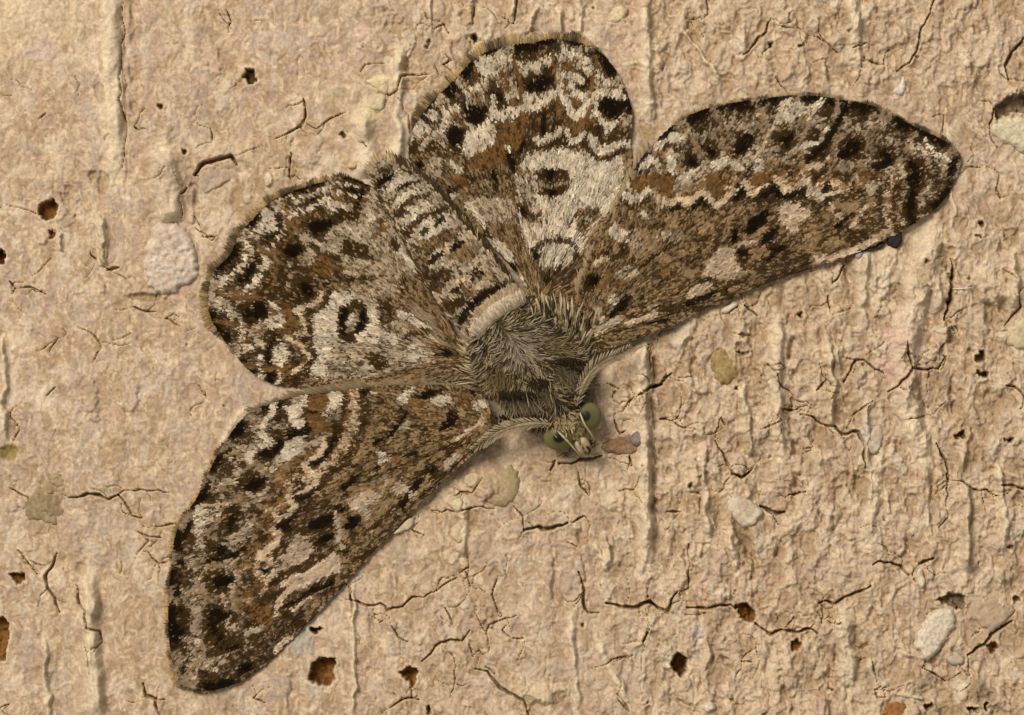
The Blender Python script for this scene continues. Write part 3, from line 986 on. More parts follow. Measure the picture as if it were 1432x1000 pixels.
# cracks: width, points
CR = []
def cracks(org, txt):
    for ln in txt.strip().split(';'):
        f = ln.split()
        if f: CR.append((float(f[0]), tile(*org, [tuple(float(c) for c in p.split(',')) for p in f[1:]])))
cracks((0, 0, .34), "2.6 510,0 500,60 515,140 500,200 495,340 500,430 520,500 520,560 512,640 500,700; 3 930,40 950,90 942,140; 3.4 1250,410 1258,480 1240,520 1130,570; 2.4 1250,500 1300,530 1350,490 1412,465; 8 800,720 840,668 900,655 950,642 975,680; 2.2 975,640 1080,600; 3.2 1200,630 1190,690 1195,740; 2.2 20,840 100,860 150,880; 2.6 160,490 190,465; 2 0,390 60,395; 4 740,800 770,770; 4 835,975 890,970; 4 550,520 570,535; 3 865,530 870,585")
cracks((0, 330, .34), "4 40,185 60,215 50,240; 3 60,215 130,210 190,240; 2 130,165 210,90; 3 370,395 410,440 415,465; 2 415,465 380,520; 3 80,800 55,850; 2.6 190,660 230,620; 2 460,430 540,400; 4.5 440,140 490,128; 4 550,290 600,310 640,310; 2 770,390 810,375; 2.6 890,560 885,600; 3 680,340 740,370; 3 840,640 850,670; 3 200,480 240,420; 3 370,75 400,100")
cracks((0, 660, .34), "5 285,105 360,90 410,95 445,115 485,95; 3 485,95 510,75 600,75 700,85; 4 485,95 520,140 540,180 585,190; 3.4 565,245 610,265 660,270; 2.6 565,325 610,330 650,375 655,470; 3 655,375 690,372; 3 655,225 740,210; 3.4 40,65 80,90 115,105; 3 70,320 110,370 150,420; 5 235,330 220,375 185,430 195,480 225,520 245,580; 4 315,465 325,540 355,570 360,640 410,655 420,700; 2 350,690 370,830; 5 590,870 600,920 640,935 655,1000; 2.6 640,935 680,935; 3 0,970 40,955; 2.6 500,370 495,420; 3 1040,930 1090,950")
cracks(T4, "4 140,470 150,530 190,540 230,550 270,540 300,570 360,555 400,515 450,515 500,490; 3 500,490 590,430; 3 145,470 150,600; 3 315,630 345,680 390,700; 2 220,590 300,615; 3 535,560 570,630; 4 440,780 480,745 520,700 560,688 605,695 640,650; 3 395,880 400,930 430,935; 3 310,970 360,935 400,930; 3 560,745 580,800 575,870 560,930; 5 660,810 710,820 750,870 800,910 860,940 880,1000; 3 720,740 705,660 720,625 790,600 830,590; 3 630,350 635,390 600,415; 3 620,410 640,470; 3 755,425 735,480 745,550 770,590; 6 860,240 920,225 960,235 1040,210; 4 1060,210 1110,180; 3 820,140 855,180 860,240; 3 480,160 590,160 680,140 740,150; 3 560,100 650,85 690,20; 4 1085,0 1095,60 1130,100; 5 1085,410 1110,490 1105,540 1125,580 1170,580; 6 1200,540 1260,555 1330,555 1380,530 1412,560; 4 1350,700 1370,660; 3 1200,790 1230,770 1310,755; 3 1250,940 1300,990; 3 400,240 450,260; 3 635,710 650,760; 2.4 1040,290 1080,310; 3 1250,80 1310,75; 3 820,685 860,685; 2.6 700,800 740,830")
cracks(T5, "5 0,490 40,500 90,530 105,480 130,450; 3 130,450 170,440 170,270; 5 160,510 240,515 290,500 330,500 345,515; 5 420,570 480,615 520,595 560,600 640,595 655,610; 5 660,495 690,485 720,500 760,470 820,450 855,430; 5 865,350 890,335 930,340 970,355 1000,390; 3 675,520 670,570; 6 1040,345 1090,325; 4 1150,30 1200,35 1240,65 1290,65 1330,90; 5 1345,50 1390,50 1432,65; 3 1145,20 1140,130; 7 440,130 480,150 530,150; 4 550,85 610,75; 4 90,150 140,150; 5 330,10 370,20 400,0; 3 1050,740 1110,770 1140,790; 3 870,820 880,850 920,850; 6 1220,690 1290,640 1320,600 1390,560; 3 365,715 410,715; 3 0,640 20,590; 3 430,690 425,650; 3 860,700 880,790; 3 1220,690 1230,770; 3 730,575 745,565; 4 1250,540 1275,548")
cracks((900, 340, .3715), "5 920,560 960,535 1010,470 1110,475; 4 1010,470 995,420 990,370; 3 1110,475 1140,425; 4 755,525 780,480 800,440 830,440 870,475 905,490; 2.6 755,430 800,440; 3.4 650,555 690,515; 3 465,455 490,480 525,475; 4 515,625 580,625; 5 590,645 640,655 670,680 720,690 750,720 810,710 830,750 835,850; 3 440,700 520,665; 2.6 500,520 560,570; 3 60,665 110,670 150,695 195,700; 4 0,555 60,535 105,490; 3 290,655 310,690; 4 270,745 300,790 325,850 370,885 410,850; 3 695,200 705,270; 6 1160,60 1165,170 1150,230 1130,290; 3 1150,290 1175,340; 3 800,640 860,595; 3 1000,660 1060,650; 4 1360,535 1395,540 1432,580; 4 1100,750 1140,820 1150,900; 5 300,265 350,240; 4 380,235 430,275; 4 710,150 760,80; 4 1410,200 1420,240 1360,310; 3 640,770 600,775; 3 20,380 25,480; 3 1130,420 1140,440; 3 570,590 600,600; 2.4 130,505 190,505")
cracks((860, 0, .4), "4 450,190 490,150 530,110 545,65; 3 570,90 630,100; 3 690,125 740,150 780,185; 2 690,220 740,205; 4 1115,0 1100,50 1070,100 1055,180 1030,220 985,250; 5 1430,130 1390,180 1365,230 1378,280; 3 1345,610 1335,660 1350,700; 3 320,0 325,50 300,70; 3 860,215 940,225; 4 1310,450 1325,380; 3 830,170 880,150; 3 1225,580 1280,585; 3 560,270 580,300; 3 1150,400 1145,470")
cracks((400, 0, .335), "3 75,420 80,490 60,520 0,560; 2.6 130,560 180,500 250,470; 3.6 430,400 465,380 480,320 510,310 600,310; 3 20,640 10,740; 3 655,270 690,250; 2.6 310,300 330,270 410,265; 3 400,375 430,400; 4 510,480 520,560; 3 620,120 660,100 680,140; 3 785,30 780,100; 3 950,100 965,0")
cracks((740, 520, .14), "6 1170,190 1210,150 1330,125; 4 1090,230 1150,210; 3 970,350 990,300 1050,250; 4 850,480 880,570 910,620 960,590; 3 780,110 910,170; 4 1000,840 1030,940; 6 300,915 420,912 500,870 640,865 720,840; 4 210,990 260,880; 3 1340,60 1400,30; 3 1300,470 1420,490")
for _ in range(45):
    x, y = rr.uniform(0, 1432), rr.uniform(0, 1000); a = rr.uniform(0, 6.28); pts = [(x, y)]
    for _k in range(rr.integers(2, 6)):
        a += rr.normal(0, .7); x += rr.uniform(5, 11) * math.cos(a); y += rr.uniform(5, 11) * math.sin(a); pts.append((x, y))
    CR.append((rr.uniform(1.0, 2.2), pts))
for cw, pts in [c for c in CR if c[0] >= 3]:          # hairlines branching off the wider cracks
    for _k in range(2):
        x, y = pts[rr.integers(0, len(pts))]; a = rr.uniform(0, 6.28); br = [(x, y)]
        for _j in range(rr.integers(3, 7)):
            a += rr.normal(0, .55); l_ = rr.uniform(4, 10); x += l_ * math.cos(a); y += l_ * math.sin(a); br.append((x, y))
        CR.append((rr.uniform(1.3, 2.1), br))
for cw, pts in CR:
    p = [np.array(pts[0], float)]
    for a, b in zip(pts[:-1], pts[1:]):
        a = np.array(a); b = np.array(b); n = max(1, int(np.hypot(*(b - a)) / 7)); nrm = np.array([-(b - a)[1], (b - a)[0]]) / (np.hypot(*(b - a)) + 1e-6)
        for q in range(1, n + 1): p.append(a + (b - a) * q / n + (nrm * rr.normal(0, 1.1) if q < n else 0))
    p = np.array(p); w = window(p, 9)
    if X[w].size == 0: continue
    d, par = seg_dist(X[w], Y[w], p)
    cw = cw * .60
    ww = cw * (.55 + .75 * np.sin(np.pi * np.clip(par, .06, .94))) * (.7 + .6 * vn(X[w] / 9, Y[w] / 9, 4))
    H[w] -= (2.5 + 2.8 * cw) * (1 - sstep(.18, .72, d / ww)) - .8 * np.exp(-((d - ww) / 1.6) ** 2) * (ww > 1.5)
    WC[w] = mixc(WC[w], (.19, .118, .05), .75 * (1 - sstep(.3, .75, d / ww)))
    WC[w] = mixc(WC[w], (.60, .45, .25), .35 * np.exp(-((d - ww * .9) / 1.2) ** 2))

far = np.maximum(np.maximum(-24 - X, X - 1456), np.maximum(-24 - Y, Y - 1024))
WC *= np.array([.96, .95, .985])
WC *= (.94 + .14 * fbm(X / 3.0, Y / 3.4, 2, 6))[..., None] * (.80 + .40 * fbm(wx / 7, wy / 10, 3, 4))[..., None]
V = P3(X.ravel(), Y.ravel(), 0 * X.ravel())          # relief stands on the flat wall plane
V[:, 1] = -H.ravel() * S
nx, ny = len(GX), len(GY)
ii = (np.arange(ny - 1)[:, None] * nx + np.arange(nx - 1)[None, :]).ravel()
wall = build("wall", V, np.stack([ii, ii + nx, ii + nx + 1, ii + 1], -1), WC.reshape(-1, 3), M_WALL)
wall["kind"] = "structure"
wall["label"] = "rough cream plaster wall with cracks, pits and vertical ridges"
def wall_h(px, py):
    i = np.clip(np.searchsorted(GX, px), 0, nx - 1); j = np.clip(np.searchsorted(GY, py), 0, ny - 1)
    return H[j, i]

# ---------------------------------------------------------------- stones, chips and flakes set in the wall (parts of it)
def chip(name, outline, top, col, edge=.35, noise=1.2, vary=.12, label=None, tilt=(0, 0), step=2.6, par=None, base=None, seed=0):
    o = spline(outline, 3.0, True)
    cx, cy = o.mean(0)
    r = .86 + .28 * fbm(o[:, 0] / 6, o[:, 1] / 6, 2, 3)
    o = np.stack([cx + (o[:, 0] - cx) * r, cy + (o[:, 1] - cy) * r], -1)
    g = np.stack(np.meshgrid(np.arange(o[:, 0].min(), o[:, 0].max(), step), np.arange(o[:, 1].min(), o[:, 1].max(), step)), -1).reshape(-1, 2)
    g = g + rr.normal(0, .3, g.shape)
    d = sdist(g[:, 0], g[:, 1], o); g = g[d < -1.2]; d = d[d < -1.2]
    pts = np.vstack([o, g]); dd = np.concatenate([np.zeros(len(o)), -d])
    n = len(o)
    vs, _, fs, _, _, _ = geometry.delaunay_2d_cdt([Vector(p) for p in pts], [(i, (i + 1) % n) for i in range(n)], [], 1, 1e-5)
    if len(vs) != len(pts): pts = np.array([tuple(v) for v in vs]); dd = np.maximum(0, -sdist(pts[:, 0], pts[:, 1], o))
    q = np.clip(dd / max(dd.max() * edge, 1e-3), 0, 1)
    prof = np.sqrt(1 - (1 - q) ** 2)
    b = float(np.median(wall_h(o[:, 0], o[:, 1]))) if base is None else base
    top = top * .7
    h = b - 3 + (top + 3) * prof + noise * ((fbm(pts[:, 0] / 7, pts[:, 1] / 7, 3, 2 + seed) - .5) * 2 + .6 * (vn(pts[:, 0] / 3, pts[:, 1] / 3, 4) - .5) * 2) * q + (tilt[0] * (pts[:, 0] - cx) + tilt[1] * (pts[:, 1] - cy)) * q
    nn = len(pts)
    skirt = np.stack([o[:, 0], o[:, 1]], -1) if len(vs) == n + len(g) else None
    verts = P3(pts[:, 0], pts[:, 1], 0 * h); verts[:, 1] = -h * S
    faces = [tuple(f) for f in fs]
    if skirt is not None:      # closed underside, sunk into the plaster
        low = verts[:n].copy(); low[:, 1] += 7 * S
        faces += [(i, nn + i, nn + (i + 1) % n, (i + 1) % n) for i in range(n)] + [tuple(nn + i for i in range(n))]
        verts = np.vstack([verts, low]); pts = np.vstack([pts, pts[:n]])
    c = np.asarray(col) * .84 * (1 - vary + 2 * vary * fbm(pts[:, 0] / 7, pts[:, 1] / 7, 3, 5))[:, None]
    if name in ('stone', 'plaster_chip', 'paint_flake'): c = mixc(c, tan, .55 * sstep(.5, .62, fbm(pts[:, 0] / 9, pts[:, 1] / 9, 3, 1)))
    ob = build(name, verts, faces, c, M_WALL if name in ('stone', 'plaster_chip', 'paint_flake') else M_STONE, par or wall)
    me = ob.data
    import bmesh
    bm = bmesh.new(); bm.from_mesh(me); bmesh.ops.recalc_face_normals(bm, faces=bm.faces); bm.to_mesh(me); bm.free()
    if label: ob["label"] = label
    return ob

CREAM = (.62, .51, .34); WH = (.68, .60, .46)
chip("pebble", tile(*T7, [(490,180),(590,165),(650,230),(645,310),(590,400),(500,520),(430,590),(370,540),(325,440),(370,320),(430,220)]), 17, (.66,.56,.42), .45, 1.6, .10, "smooth cream oval pebble standing proud of the plaster")
chip("pebble", tile(1180,160,.2, [(1040,60),(1120,20),(1260,10),(1340,60),(1350,220),(1250,270),(1180,230),(1090,200),(1030,130)]), 14, (.62,.545,.36), .5, 1.5, .1, "pale cream pebble beside a dark recess")
chip("stone", tile(140,180,.26, [(250,640),(290,530),(350,500),(440,510),(500,580),(510,650),(545,720),(530,800),(450,850),(400,890),(300,880),(240,800),(230,720)]), 14, (.61,.505,.40), .28, 4.5, .22, "large pale grey pink stone in the plaster")
chip("grain", tile(900,340,.3715, [(255,430),(290,395),(335,415),(365,465),(352,512),(310,535),(268,510)]), 9, (.33,.23,.095), .8, 1.5, .25, "round yellow brown grain")
chip("paint_flake", tile(*T5, [(310,130),(350,80),(450,150),(380,212)]), 11, (.66,.58,.42), .3, 1.5, .1, "lifted whitish paint flake", (.05, -.12))
chip("paint_flake", tile(*T5, [(1028,375),(1048,362),(1062,420),(1040,438)]), 8, WH, .5)
chip("pebble", tile(860,0,.4, [(988,295),(1008,268),(1018,310),(1000,338),(972,322)]), 9, (.70,.62,.50), .7)
chip("stone", tile(*T7, [(760,120),(860,60),(1000,30),(1090,90),(1110,180),(1060,260),(960,330),(920,360),(880,330),(780,270),(740,200)]), 6, (.47,.35,.235), .3, 2.2, .14)
chip("stone", tile(*T7, [(570,560),(640,500),(710,550),(700,600),(620,612)]), 9, (.55,.48,.37), .5)
chip("rust_fragment", tile(740,520,.14, [(700,750),(800,680),(880,650),(960,640),(1000,600),(1080,570),(1160,600),(1180,670),(1130,760),(1040,810),(930,840),(850,830),(760,790)]), 5, (.27,.155,.085), .35, 2.0, .35, "rust brown fragment by the moth's head")
chip("grain", tile(740,520,.14, [(1010,640),(1050,595),(1110,585),(1160,630),(1155,700),(1100,745),(1040,735),(1005,690)]), 10, (.24,.175,.15), .7, 1.6, .3, "purplish grain on the rust brown fragment")
chip("stone", tile(140,180,.26, [(520,265),(580,205),(700,190),(745,235),(640,310),(560,350)]), 1.5, (.45,.35,.25), .3, 2.4, .2)
chip("paint_flake", tile(400,650,.175, [(850,555),(950,440),(1030,400),(1024,470),(980,525)]), 10, (.58,.47,.30), .3, .6, .1, None, (-.1, -.05))
chip("paint_flake", tile(800,280,.175, [(1200,870),(1290,818),(1325,840),(1232,912)]), 9, (.66,.57,.42), .3, .6)
chip("dark_grain", tile(1180,160,.2, [(292,850),(330,830),(402,808),(408,880),(372,935),(310,925)]), 13, (.035,.026,.024), .5, 2, .4, "blackish grain at the forewing edge")
chip("dark_grain", tile(1180,160,.2, [(70,930),(110,925),(200,930),(260,890),(290,905),(230,950),(130,965)]), 10, (.05,.04,.03), .5, 1.5, .4)
chip("pebble", tile(1180,160,.2, [(70,975),(110,955),(140,975),(120,1010),(85,1015)]), 10, (.36,.34,.32), .6)
chip("stone", [(690,664),(712,651),(724,658),(728,676),(722,697),(703,710),(682,702),(676,684)], 9, (.38,.29,.15), .7, 1.6, .2)
chip("stone", tile(0,660,.34, [(112,110),(180,62),(200,8),(258,18),(272,100),(236,152),(238,232),(196,212),(110,186)]), 2.5, (.27,.205,.11), .3, 1.6, .2, "olive grey lump where cracks meet")
chip("paint_flake", tile(*T5, [(205,885),(250,865),(275,890),(235,905)]), 8, (.75,.70,.58), .5)
chip("rust_fragment", tile(*T7, [(95,925),(220,905),(272,935),(250,1010),(95,1020)]), 5, (.33,.14,.045), .3, 1.6, .3)
chip("paint_flake", tile(*T7, [(180,840),(260,820),(390,860),(390,885),(280,875)]), 8, (.62,.53,.32), .4)
chip("paint_flake", tile(*T7, [(250,950),(330,930),(370,980),(330,1020),(255,1020)]), 8, (.62,.52,.32), .4)
chip("paint_flake", tile(400,0,.335, [(335,335),(400,328),(432,360),(420,398),(370,372)]), 8, (.64,.55,.33), .4)
chip("paint_flake", tile(400,0,.335, [(345,405),(412,390),(402,462),(340,452)]), 7, (.62,.53,.32), .4)
chip("paint_flake", tile(400,0,.335, [(1340,60),(1395,20),(1430,40),(1400,90),(1350,95)]), 7, (.64,.52,.33), .4)
chip("paint_flake", tile(640,540,.14, [(60,900),(150,850),(230,900),(180,1010),(90,1000)]), 7, (.62,.50,.31), .4)
chip("paint_flake", tile(440,660,.34, [(560,240),(610,190),(635,210),(610,290),(570,285)]), 7, (.61,.50,.31), .4)
chip("paint_flake", tile(440,660,.34, [(560,120),(600,105),(615,140),(590,168),(568,158)]), 6, (.63,.54,.33), .4)
chip("plaster_chip", tile(280,220,.175, [(1180,60),(1230,25),(1265,50),(1250,90),(1190,95)]), 8, (.56,.41,.24), .6)
chip("plaster_chip", tile(900,340,.3715, [(1370,320),(1432,280),(1460,340),(1450,400),(1380,390)]), 10, (.60,.49,.31), .4, 2)
chip("plaster_chip", tile(900,340,.3715, [(830,750),(870,690),(905,700),(890,780),(860,800)]), 6, (.56,.48,.38), .4, 1.5)
chip("plaster_chip", tile(740,520,.14, [(380,830),(440,760),(520,820),(490,870),(420,905),(310,910),(290,880)]), 6, (.58,.45,.32), .4, 1.2)
chip("plaster_chip", tile(0,0,.34, [(385,900),(415,870),(445,960),(440,1080),(400,1090)]), 7, (.60,.48,.28), .5, .8)
chip("grain", [(1374,366),(1380,362),(1383,370),(1376,373)], 5, (.7,.6,.48), .8)
# ---------------------------------------------------------------- the moth
moth = bpy.data.objects.new("moth", None)
moth.empty_display_size = .004
sc.collection.objects.link(moth)
moth["label"] = "mottled brown and white moth with spread wings resting head-down on plaster"
moth["category"] = "moth"

BODY_ST = [(532,233,7,6,30),(546,247,19,14,30),(560,264,29,20,31),(578,286,36,25,33),(600,318,41,29,35),(618,345,44,32,37),(638,373,49,34,38),(657,400,52,36,40),
           (676,424,51,37,41),(692,444,48,36,42),(706,462,48,37,42),(722,484,56,42,44),(742,508,60,46,45),(760,535,56,42,44),(774,556,45,36,42),(785,573,30,29,38),
           (796,590,21,23,35),(808,606,17,18,31),(817,619,11,12,28),(823,630,5,6,26)]
BODY_ST = [(x_, y_, (w_ * .94 if y_ < 450 else w_), hh_ * .84, hc_ * .84) for x_, y_, w_, hh_, hc_ in BODY_ST]
BS = spline(np.array(BODY_ST, float), 4.0)
TAN = np.gradient(BS[:, :2], axis=0); TAN /= np.hypot(TAN[:, 0], TAN[:, 1])[:, None]
NRM = np.stack([TAN[:, 1], -TAN[:, 0]], -1)
ARC = np.concatenate([[0], np.cumsum(np.hypot(*np.diff(BS[:, :2], axis=0).T))])
ABD_END = float(np.interp(444, BS[:, 1], ARC))
SEG = np.linspace(8, ABD_END - 16, 8)
def body_point(i, th):
    """station index (float array), angle (0 = top, + towards NRM) -> px,py,h"""
    k = np.arange(len(BS))
    c = [np.interp(i, k, BS[:, q]) for q in range(5)]
    n = [np.interp(i, k, NRM[:, q]) for q in range(2)]
    s = np.interp(i, k, ARC)
    dseg = np.min(np.abs(np.asarray(s)[..., None] - SEG), -1)
    bulge = 1 - .045 * np.exp(-(dseg / 2.5) ** 2) * (np.asarray(s) < ABD_END)
    a = np.sin(th) * c[2] * bulge; b = np.cos(th) * c[3] * bulge
    return c[0] + n[0] * a, c[1] + n[1] * a, c[4] + b

def classify(px, py, strokes, seed, ground='S', r=None, fuzz=0.8, base=None, rows=None):
    r = r or np.random.default_rng(seed)
    n = len(px)
    wx = px + 2.4 * (fbm(px / 9, py / 9, 2, seed) - .5) + r.normal(0, .5, n)
    wy = py + 2.4 * (fbm(px / 9, py / 9, 2, seed + 2) - .5) + r.normal(0, .5, n)
    if base is None: sa, sb = px / 5, py / 5
    else:      # streaks run along the scale rows, outwards from the wing root
        sb = np.arctan2(py - base[1], px - base[0]) * 260 / 3.4; sa = np.hypot(px - base[0], py - base[1]) / 13
    fz = fuzz * r.normal(0, 1, n) + 3.0 * (fbm(sa, sb, 2, seed + 1) - .5)
    cls = np.full(n, ground, '<U1')
    def structure():
        rn, sv, cell, fore, z = rows(wx, wy)
        rn = rn + .016 * fz + .09 * (fbm(px / 8, py / 8, 2, seed + 5) - .5)
        ab = np.clip(np.abs(sv) + .05 * fz + .2 * (fbm(px / 6, py / 6, 2, seed + 7) - .5), 0, 1.2)
        vary = np.random.default_rng(seed + 9).uniform(-1, 1, 40)[np.clip(cell, 0, 39)]
        brk = fbm(px / 7, py / 7, 2, seed + 2)
        re = rn + .13 * np.clip(ab, 0, 1) ** 1.6
        z = z & (rn < 1.14)
        cl = np.full(n, 's', '<U1')
        cl[(rn > .12) & (ab > .6) & (rn < .32) & (brk > .45)] = 'g'
        el = np.hypot(ab / (.66 + .12 * vary), (rn - .47 - .03 * vary) / (.14 + .03 * vary)) + .5 * (brk - .5)
        cl[(el > 1.12) & (el < 1.62) & (brk > .40)] = 'g'
        cl[(el > 1.15) & (el < 1.5) & (rn > .5) & (brk > .36)] = 'x'
        cl[(re > .235) & (re < .30) & (brk > .30)] = 'x'
        cl[(re > .62) & (re < .685) & (brk > .30)] = 'x'
        cl[el < 1.05] = 'D'
        cl[el < .5] = 'K'
        cl[(re > .70) & (re < .92) & (brk > .34)] = 'r'
        cl[(re > .74) & (re < .86) & (ab < .3 + .2 * vary)] = 'D'
        cl[(ab > .90) & (rn < .93) & (rn > .06)] = 'q' if not fore else 't'
        if fore:
            cl[(re > .70) & (re < .80) & (brk > .52)] = 'g'
            cl[(re > .905) & (re < 1.005)] = 'c'
            cl[(re >= 1.005) & (re < 1.08)] = 'D'
            cl[(re >= 1.005) & (re < 1.10) & (ab > .45)] = 'K'
        cl[(rn < .09) & (ab < .5)] = 'K'
        cl[(rn < .11) & (ab >= .62)] = 'g'
        if fore:
            cl[cl == 'g'] = 'y'; cl[cl == 'x'] = 'g'
        return cl, z
    done = rows is None
    for c, w, pts in strokes:
        if not done and not (w == 0 and np.ptp(pts[:, 0]) * np.ptp(pts[:, 1]) > 9000):
            cl, z = structure(); cls[z] = cl[z]; done = True; zone = z
        pad = w / 2 + 9
        m = np.where((wx > pts[:, 0].min() - pad) & (wx < pts[:, 0].max() + pad) & (wy > pts[:, 1].min() - pad) & (wy < pts[:, 1].max() + pad))[0]
        if not len(m): continue
        if w > 0: d = seg_dist(wx[m], wy[m], pts)[0] - w / 2
        else: d = sdist(wx[m], wy[m], pts)
        soft = 2.4 if (w == 0 and np.ptp(pts[:, 0]) > 70) else 1.0
        hit = m[d + fz[m] * soft < 0]
        if rows is not None and done and c not in 'KzwxCqr': hit = hit[~zone[hit]]
        cls[hit] = c
    # mixed ground: light scales broken by clusters of dark ones
    sp = .5 * fbm(px / 3.4, py / 3.4, 2, seed + 4) + .5 * fbm(sa * 1.6, sb * 1.2, 2, seed + 6); sp = np.argsort(np.argsort(sp)) / n
    u = .55 * sp + .45 * r.random(n)
    blend = np.ones(n); other = cls.copy()
    for k, (a, b, f) in MIX.items():
        m = cls == k
        cls[m] = a; other[m] = b
        blend[m] = sstep(f - .16, f + .16, u[m])
    flip = r.random(n)
    cls[(flip < .03) & np.isin(cls, ['W', 'G', 'T', 'P', 'C'])] = 'B'
    cls[(flip < .045) & np.isin(cls, ['D', 'B'])] = 'T'
    cls[(flip < .02) & (cls == 'K')] = 'B'
    col = np.zeros((n, 3))
    for k, v in PAL.items(): col[cls == k] = v
    oc = col.copy()
    for k, v in PAL.items(): oc[other == k] = np.where((blend[other == k] < 1)[:, None], v, oc[other == k])
    col = oc * (1 - blend[:, None]) + col * blend[:, None]
    # neighbouring scales overlap and share tone: soften towards the local mean
    gx = ((px - px.min()) / 3.5).astype(int) + 1; gy = ((py - py.min()) / 3.5).astype(int) + 1
    acc = np.zeros((gx.max() + 2, gy.max() + 2, 4))
    np.add.at(acc, (gx, gy), np.column_stack([col, np.ones(n)]))
    bl = sum(np.roll(np.roll(acc, i, 0), j, 1) * (2 - abs(i)) * (2 - abs(j)) for i in (-1, 0, 1) for j in (-1, 0, 1))
    loc = (bl[..., :3] / np.maximum(bl[..., 3:], 1e-6))[gx, gy]
    col = .84 * col + .16 * loc
    col *= (.80 + .40 * fbm(px / 16, py / 16, 3, seed + 3))[:, None]
    col *= (.62 + .76 * fbm(sa * 1.4, sb * .9, 2, seed + 8))[:, None]
    col *= (r.lognormal(0, .16, n))[:, None]
    col *= (1 + .10 * r.normal(0, 1, n)[:, None] * np.array([-.3, 0, .6]))
    return np.clip(col, .002, .8), cls

def flakes(px, py, h, dx, dy, ln, wd, lift, col, tipcol=None, curl=0.0, h2=None):
    """one small shield-shaped scale per point: base at the point, free tip along (dx,dy), slightly raised"""
    n = len(px); nx_, ny_ = -dy, dx
    # along, across, height
    prof = [(0, .28, 0), (.45, .50, .45), (.86, .46, .85), (1.0, .12, 1.0)]
    vx, vy, vh, vc = [], [], [], []
    for t, a, l in prof:
        for s in (-1, 1):
            vx.append(px + dx * ln * t + nx_ * wd * a * s); vy.append(py + dy * ln * t + ny_ * wd * a * s)
            vh.append((h if h2 is None else h * (1 - t) + h2 * t) + lift * l + curl * t * t * ln - .25 * wd * a * (1 if s > 0 else 1) * .3)
            vc.append(col if tipcol is None else col * (1 - t) + tipcol * t)
    vx = np.stack(vx, 1); vy = np.stack(vy, 1); vh = np.stack(vh, 1); vc = np.stack(vc, 1)
    b = (np.arange(n) * 8)[:, None, None]
    f = np.array([[0, 1, 3, 2], [2, 3, 5, 4], [4, 5, 7, 6]])[None]
    return P3(vx.ravel(), vy.ravel(), vh.ravel()), (b + f).reshape(-1, 4), vc.reshape(-1, 3)

def blades(root, tip, lift, wd, c0, c1, bend=None, nseg=4):
    """hair-like scales: root (n,3 px,py,h) to tip (n,3), arched by lift; colour runs from c0 to c1"""
    n = len(root); d = tip - root; l = np.hypot(d[:, 0], d[:, 1]) + 1e-6
    sx, sy = -d[:, 1] / l, d[:, 0] / l
    V_, C_ = [], []
    for q in range(nseg + 1):
        t = q / nseg
        p = root + d * t
        off = (bend if bend is not None else np.zeros(n)) * math.sin(math.pi * .5 * t) * t
        w_ = wd * (.55 + .9 * t if t < .6 else 1.09 * (1 - ((t - .6) / .4) ** 2) + .16)
        for s in (-1, 1):
            V_.append(np.stack([p[:, 0] + sx * (off + s * w_ * .5), p[:, 1] + sy * (off + s * w_ * .5), p[:, 2] + lift * math.sin(math.pi * min(t * .8, 1))], -1))
            C_.append(c0 * (1 - t) + c1 * t)
    V_ = np.stack(V_, 1).reshape(-1, 3); C_ = np.stack(C_, 1).reshape(-1, 3)
    k = 2 * (nseg + 1)
    f = np.array([[2 * q, 2 * q + 1, 2 * q + 3, 2 * q + 2] for q in range(nseg)])[None] + (np.arange(n) * k)[:, None, None]
    return P3(V_[:, 0], V_[:, 1], V_[:, 2]), f.reshape(-1, 4), C_

# wing relief: (base point, root height, rim height, vein angles seed)
WING = {'LF': ((695, 592), 30, 5, LF_TXT, 0), 'LH': ((664, 505), 20, 5, LH_TXT, 1), 'RH': ((752, 425), 20, 5, RH_TXT, 2), 'RF': ((800, 480), 30, 5, RF_TXT, 3)}
VEINS = {'LF': [(330,600),(262,725),(240,790),(238,860),(250,940),(330,945)], 'LH': [(300,450),(345,365),(400,300),(470,262),(318,480)],
         'RH': [(662,100),(722,66),(774,60),(838,75),(880,160),(600,160)], 'RF': [(930,195),(1010,152),(1088,140),(1180,145),(1280,182),(1338,228),(1270,310)]}
def wing_h(k, px, py):
    (bx, by), h0, h1, _, sd = WING[k]
    d = np.hypot(px - bx, py - by); a = np.arctan2(py - by, px - bx)
    fore = k in ('LF', 'RF')
    h = h1 + (h0 - h1) * np.exp(-(d / (110 if fore else 60)) ** 1.3)
    nv = 34 if fore else 26
    h = h + np.clip(d / 120, 0, 1) * 2.4 * np.cos(a * nv + 1.3 * sd + 1.2 * np.sin(a * 7 + sd)) + 3.0 * (fbm(px / 60, py / 60, 2, sd) - .5)
    for vx_, vy_ in VEINS[k]:      # raised veins
        dv, _ = seg_dist(px, py, [(bx, by), (bx + (vx_ - bx) * .5 - (vy_ - by) * .012, by + (vy_ - by) * .5 + (vx_ - bx) * .012), (vx_, vy_)])
        h = h + 1.9 * np.exp(-(dv / 3.2) ** 2) * np.clip(d / 80, 0, 1)
    if fore:    # the forewing lies over the hindwing along its inner margin
        h = h + 2.5
    return h

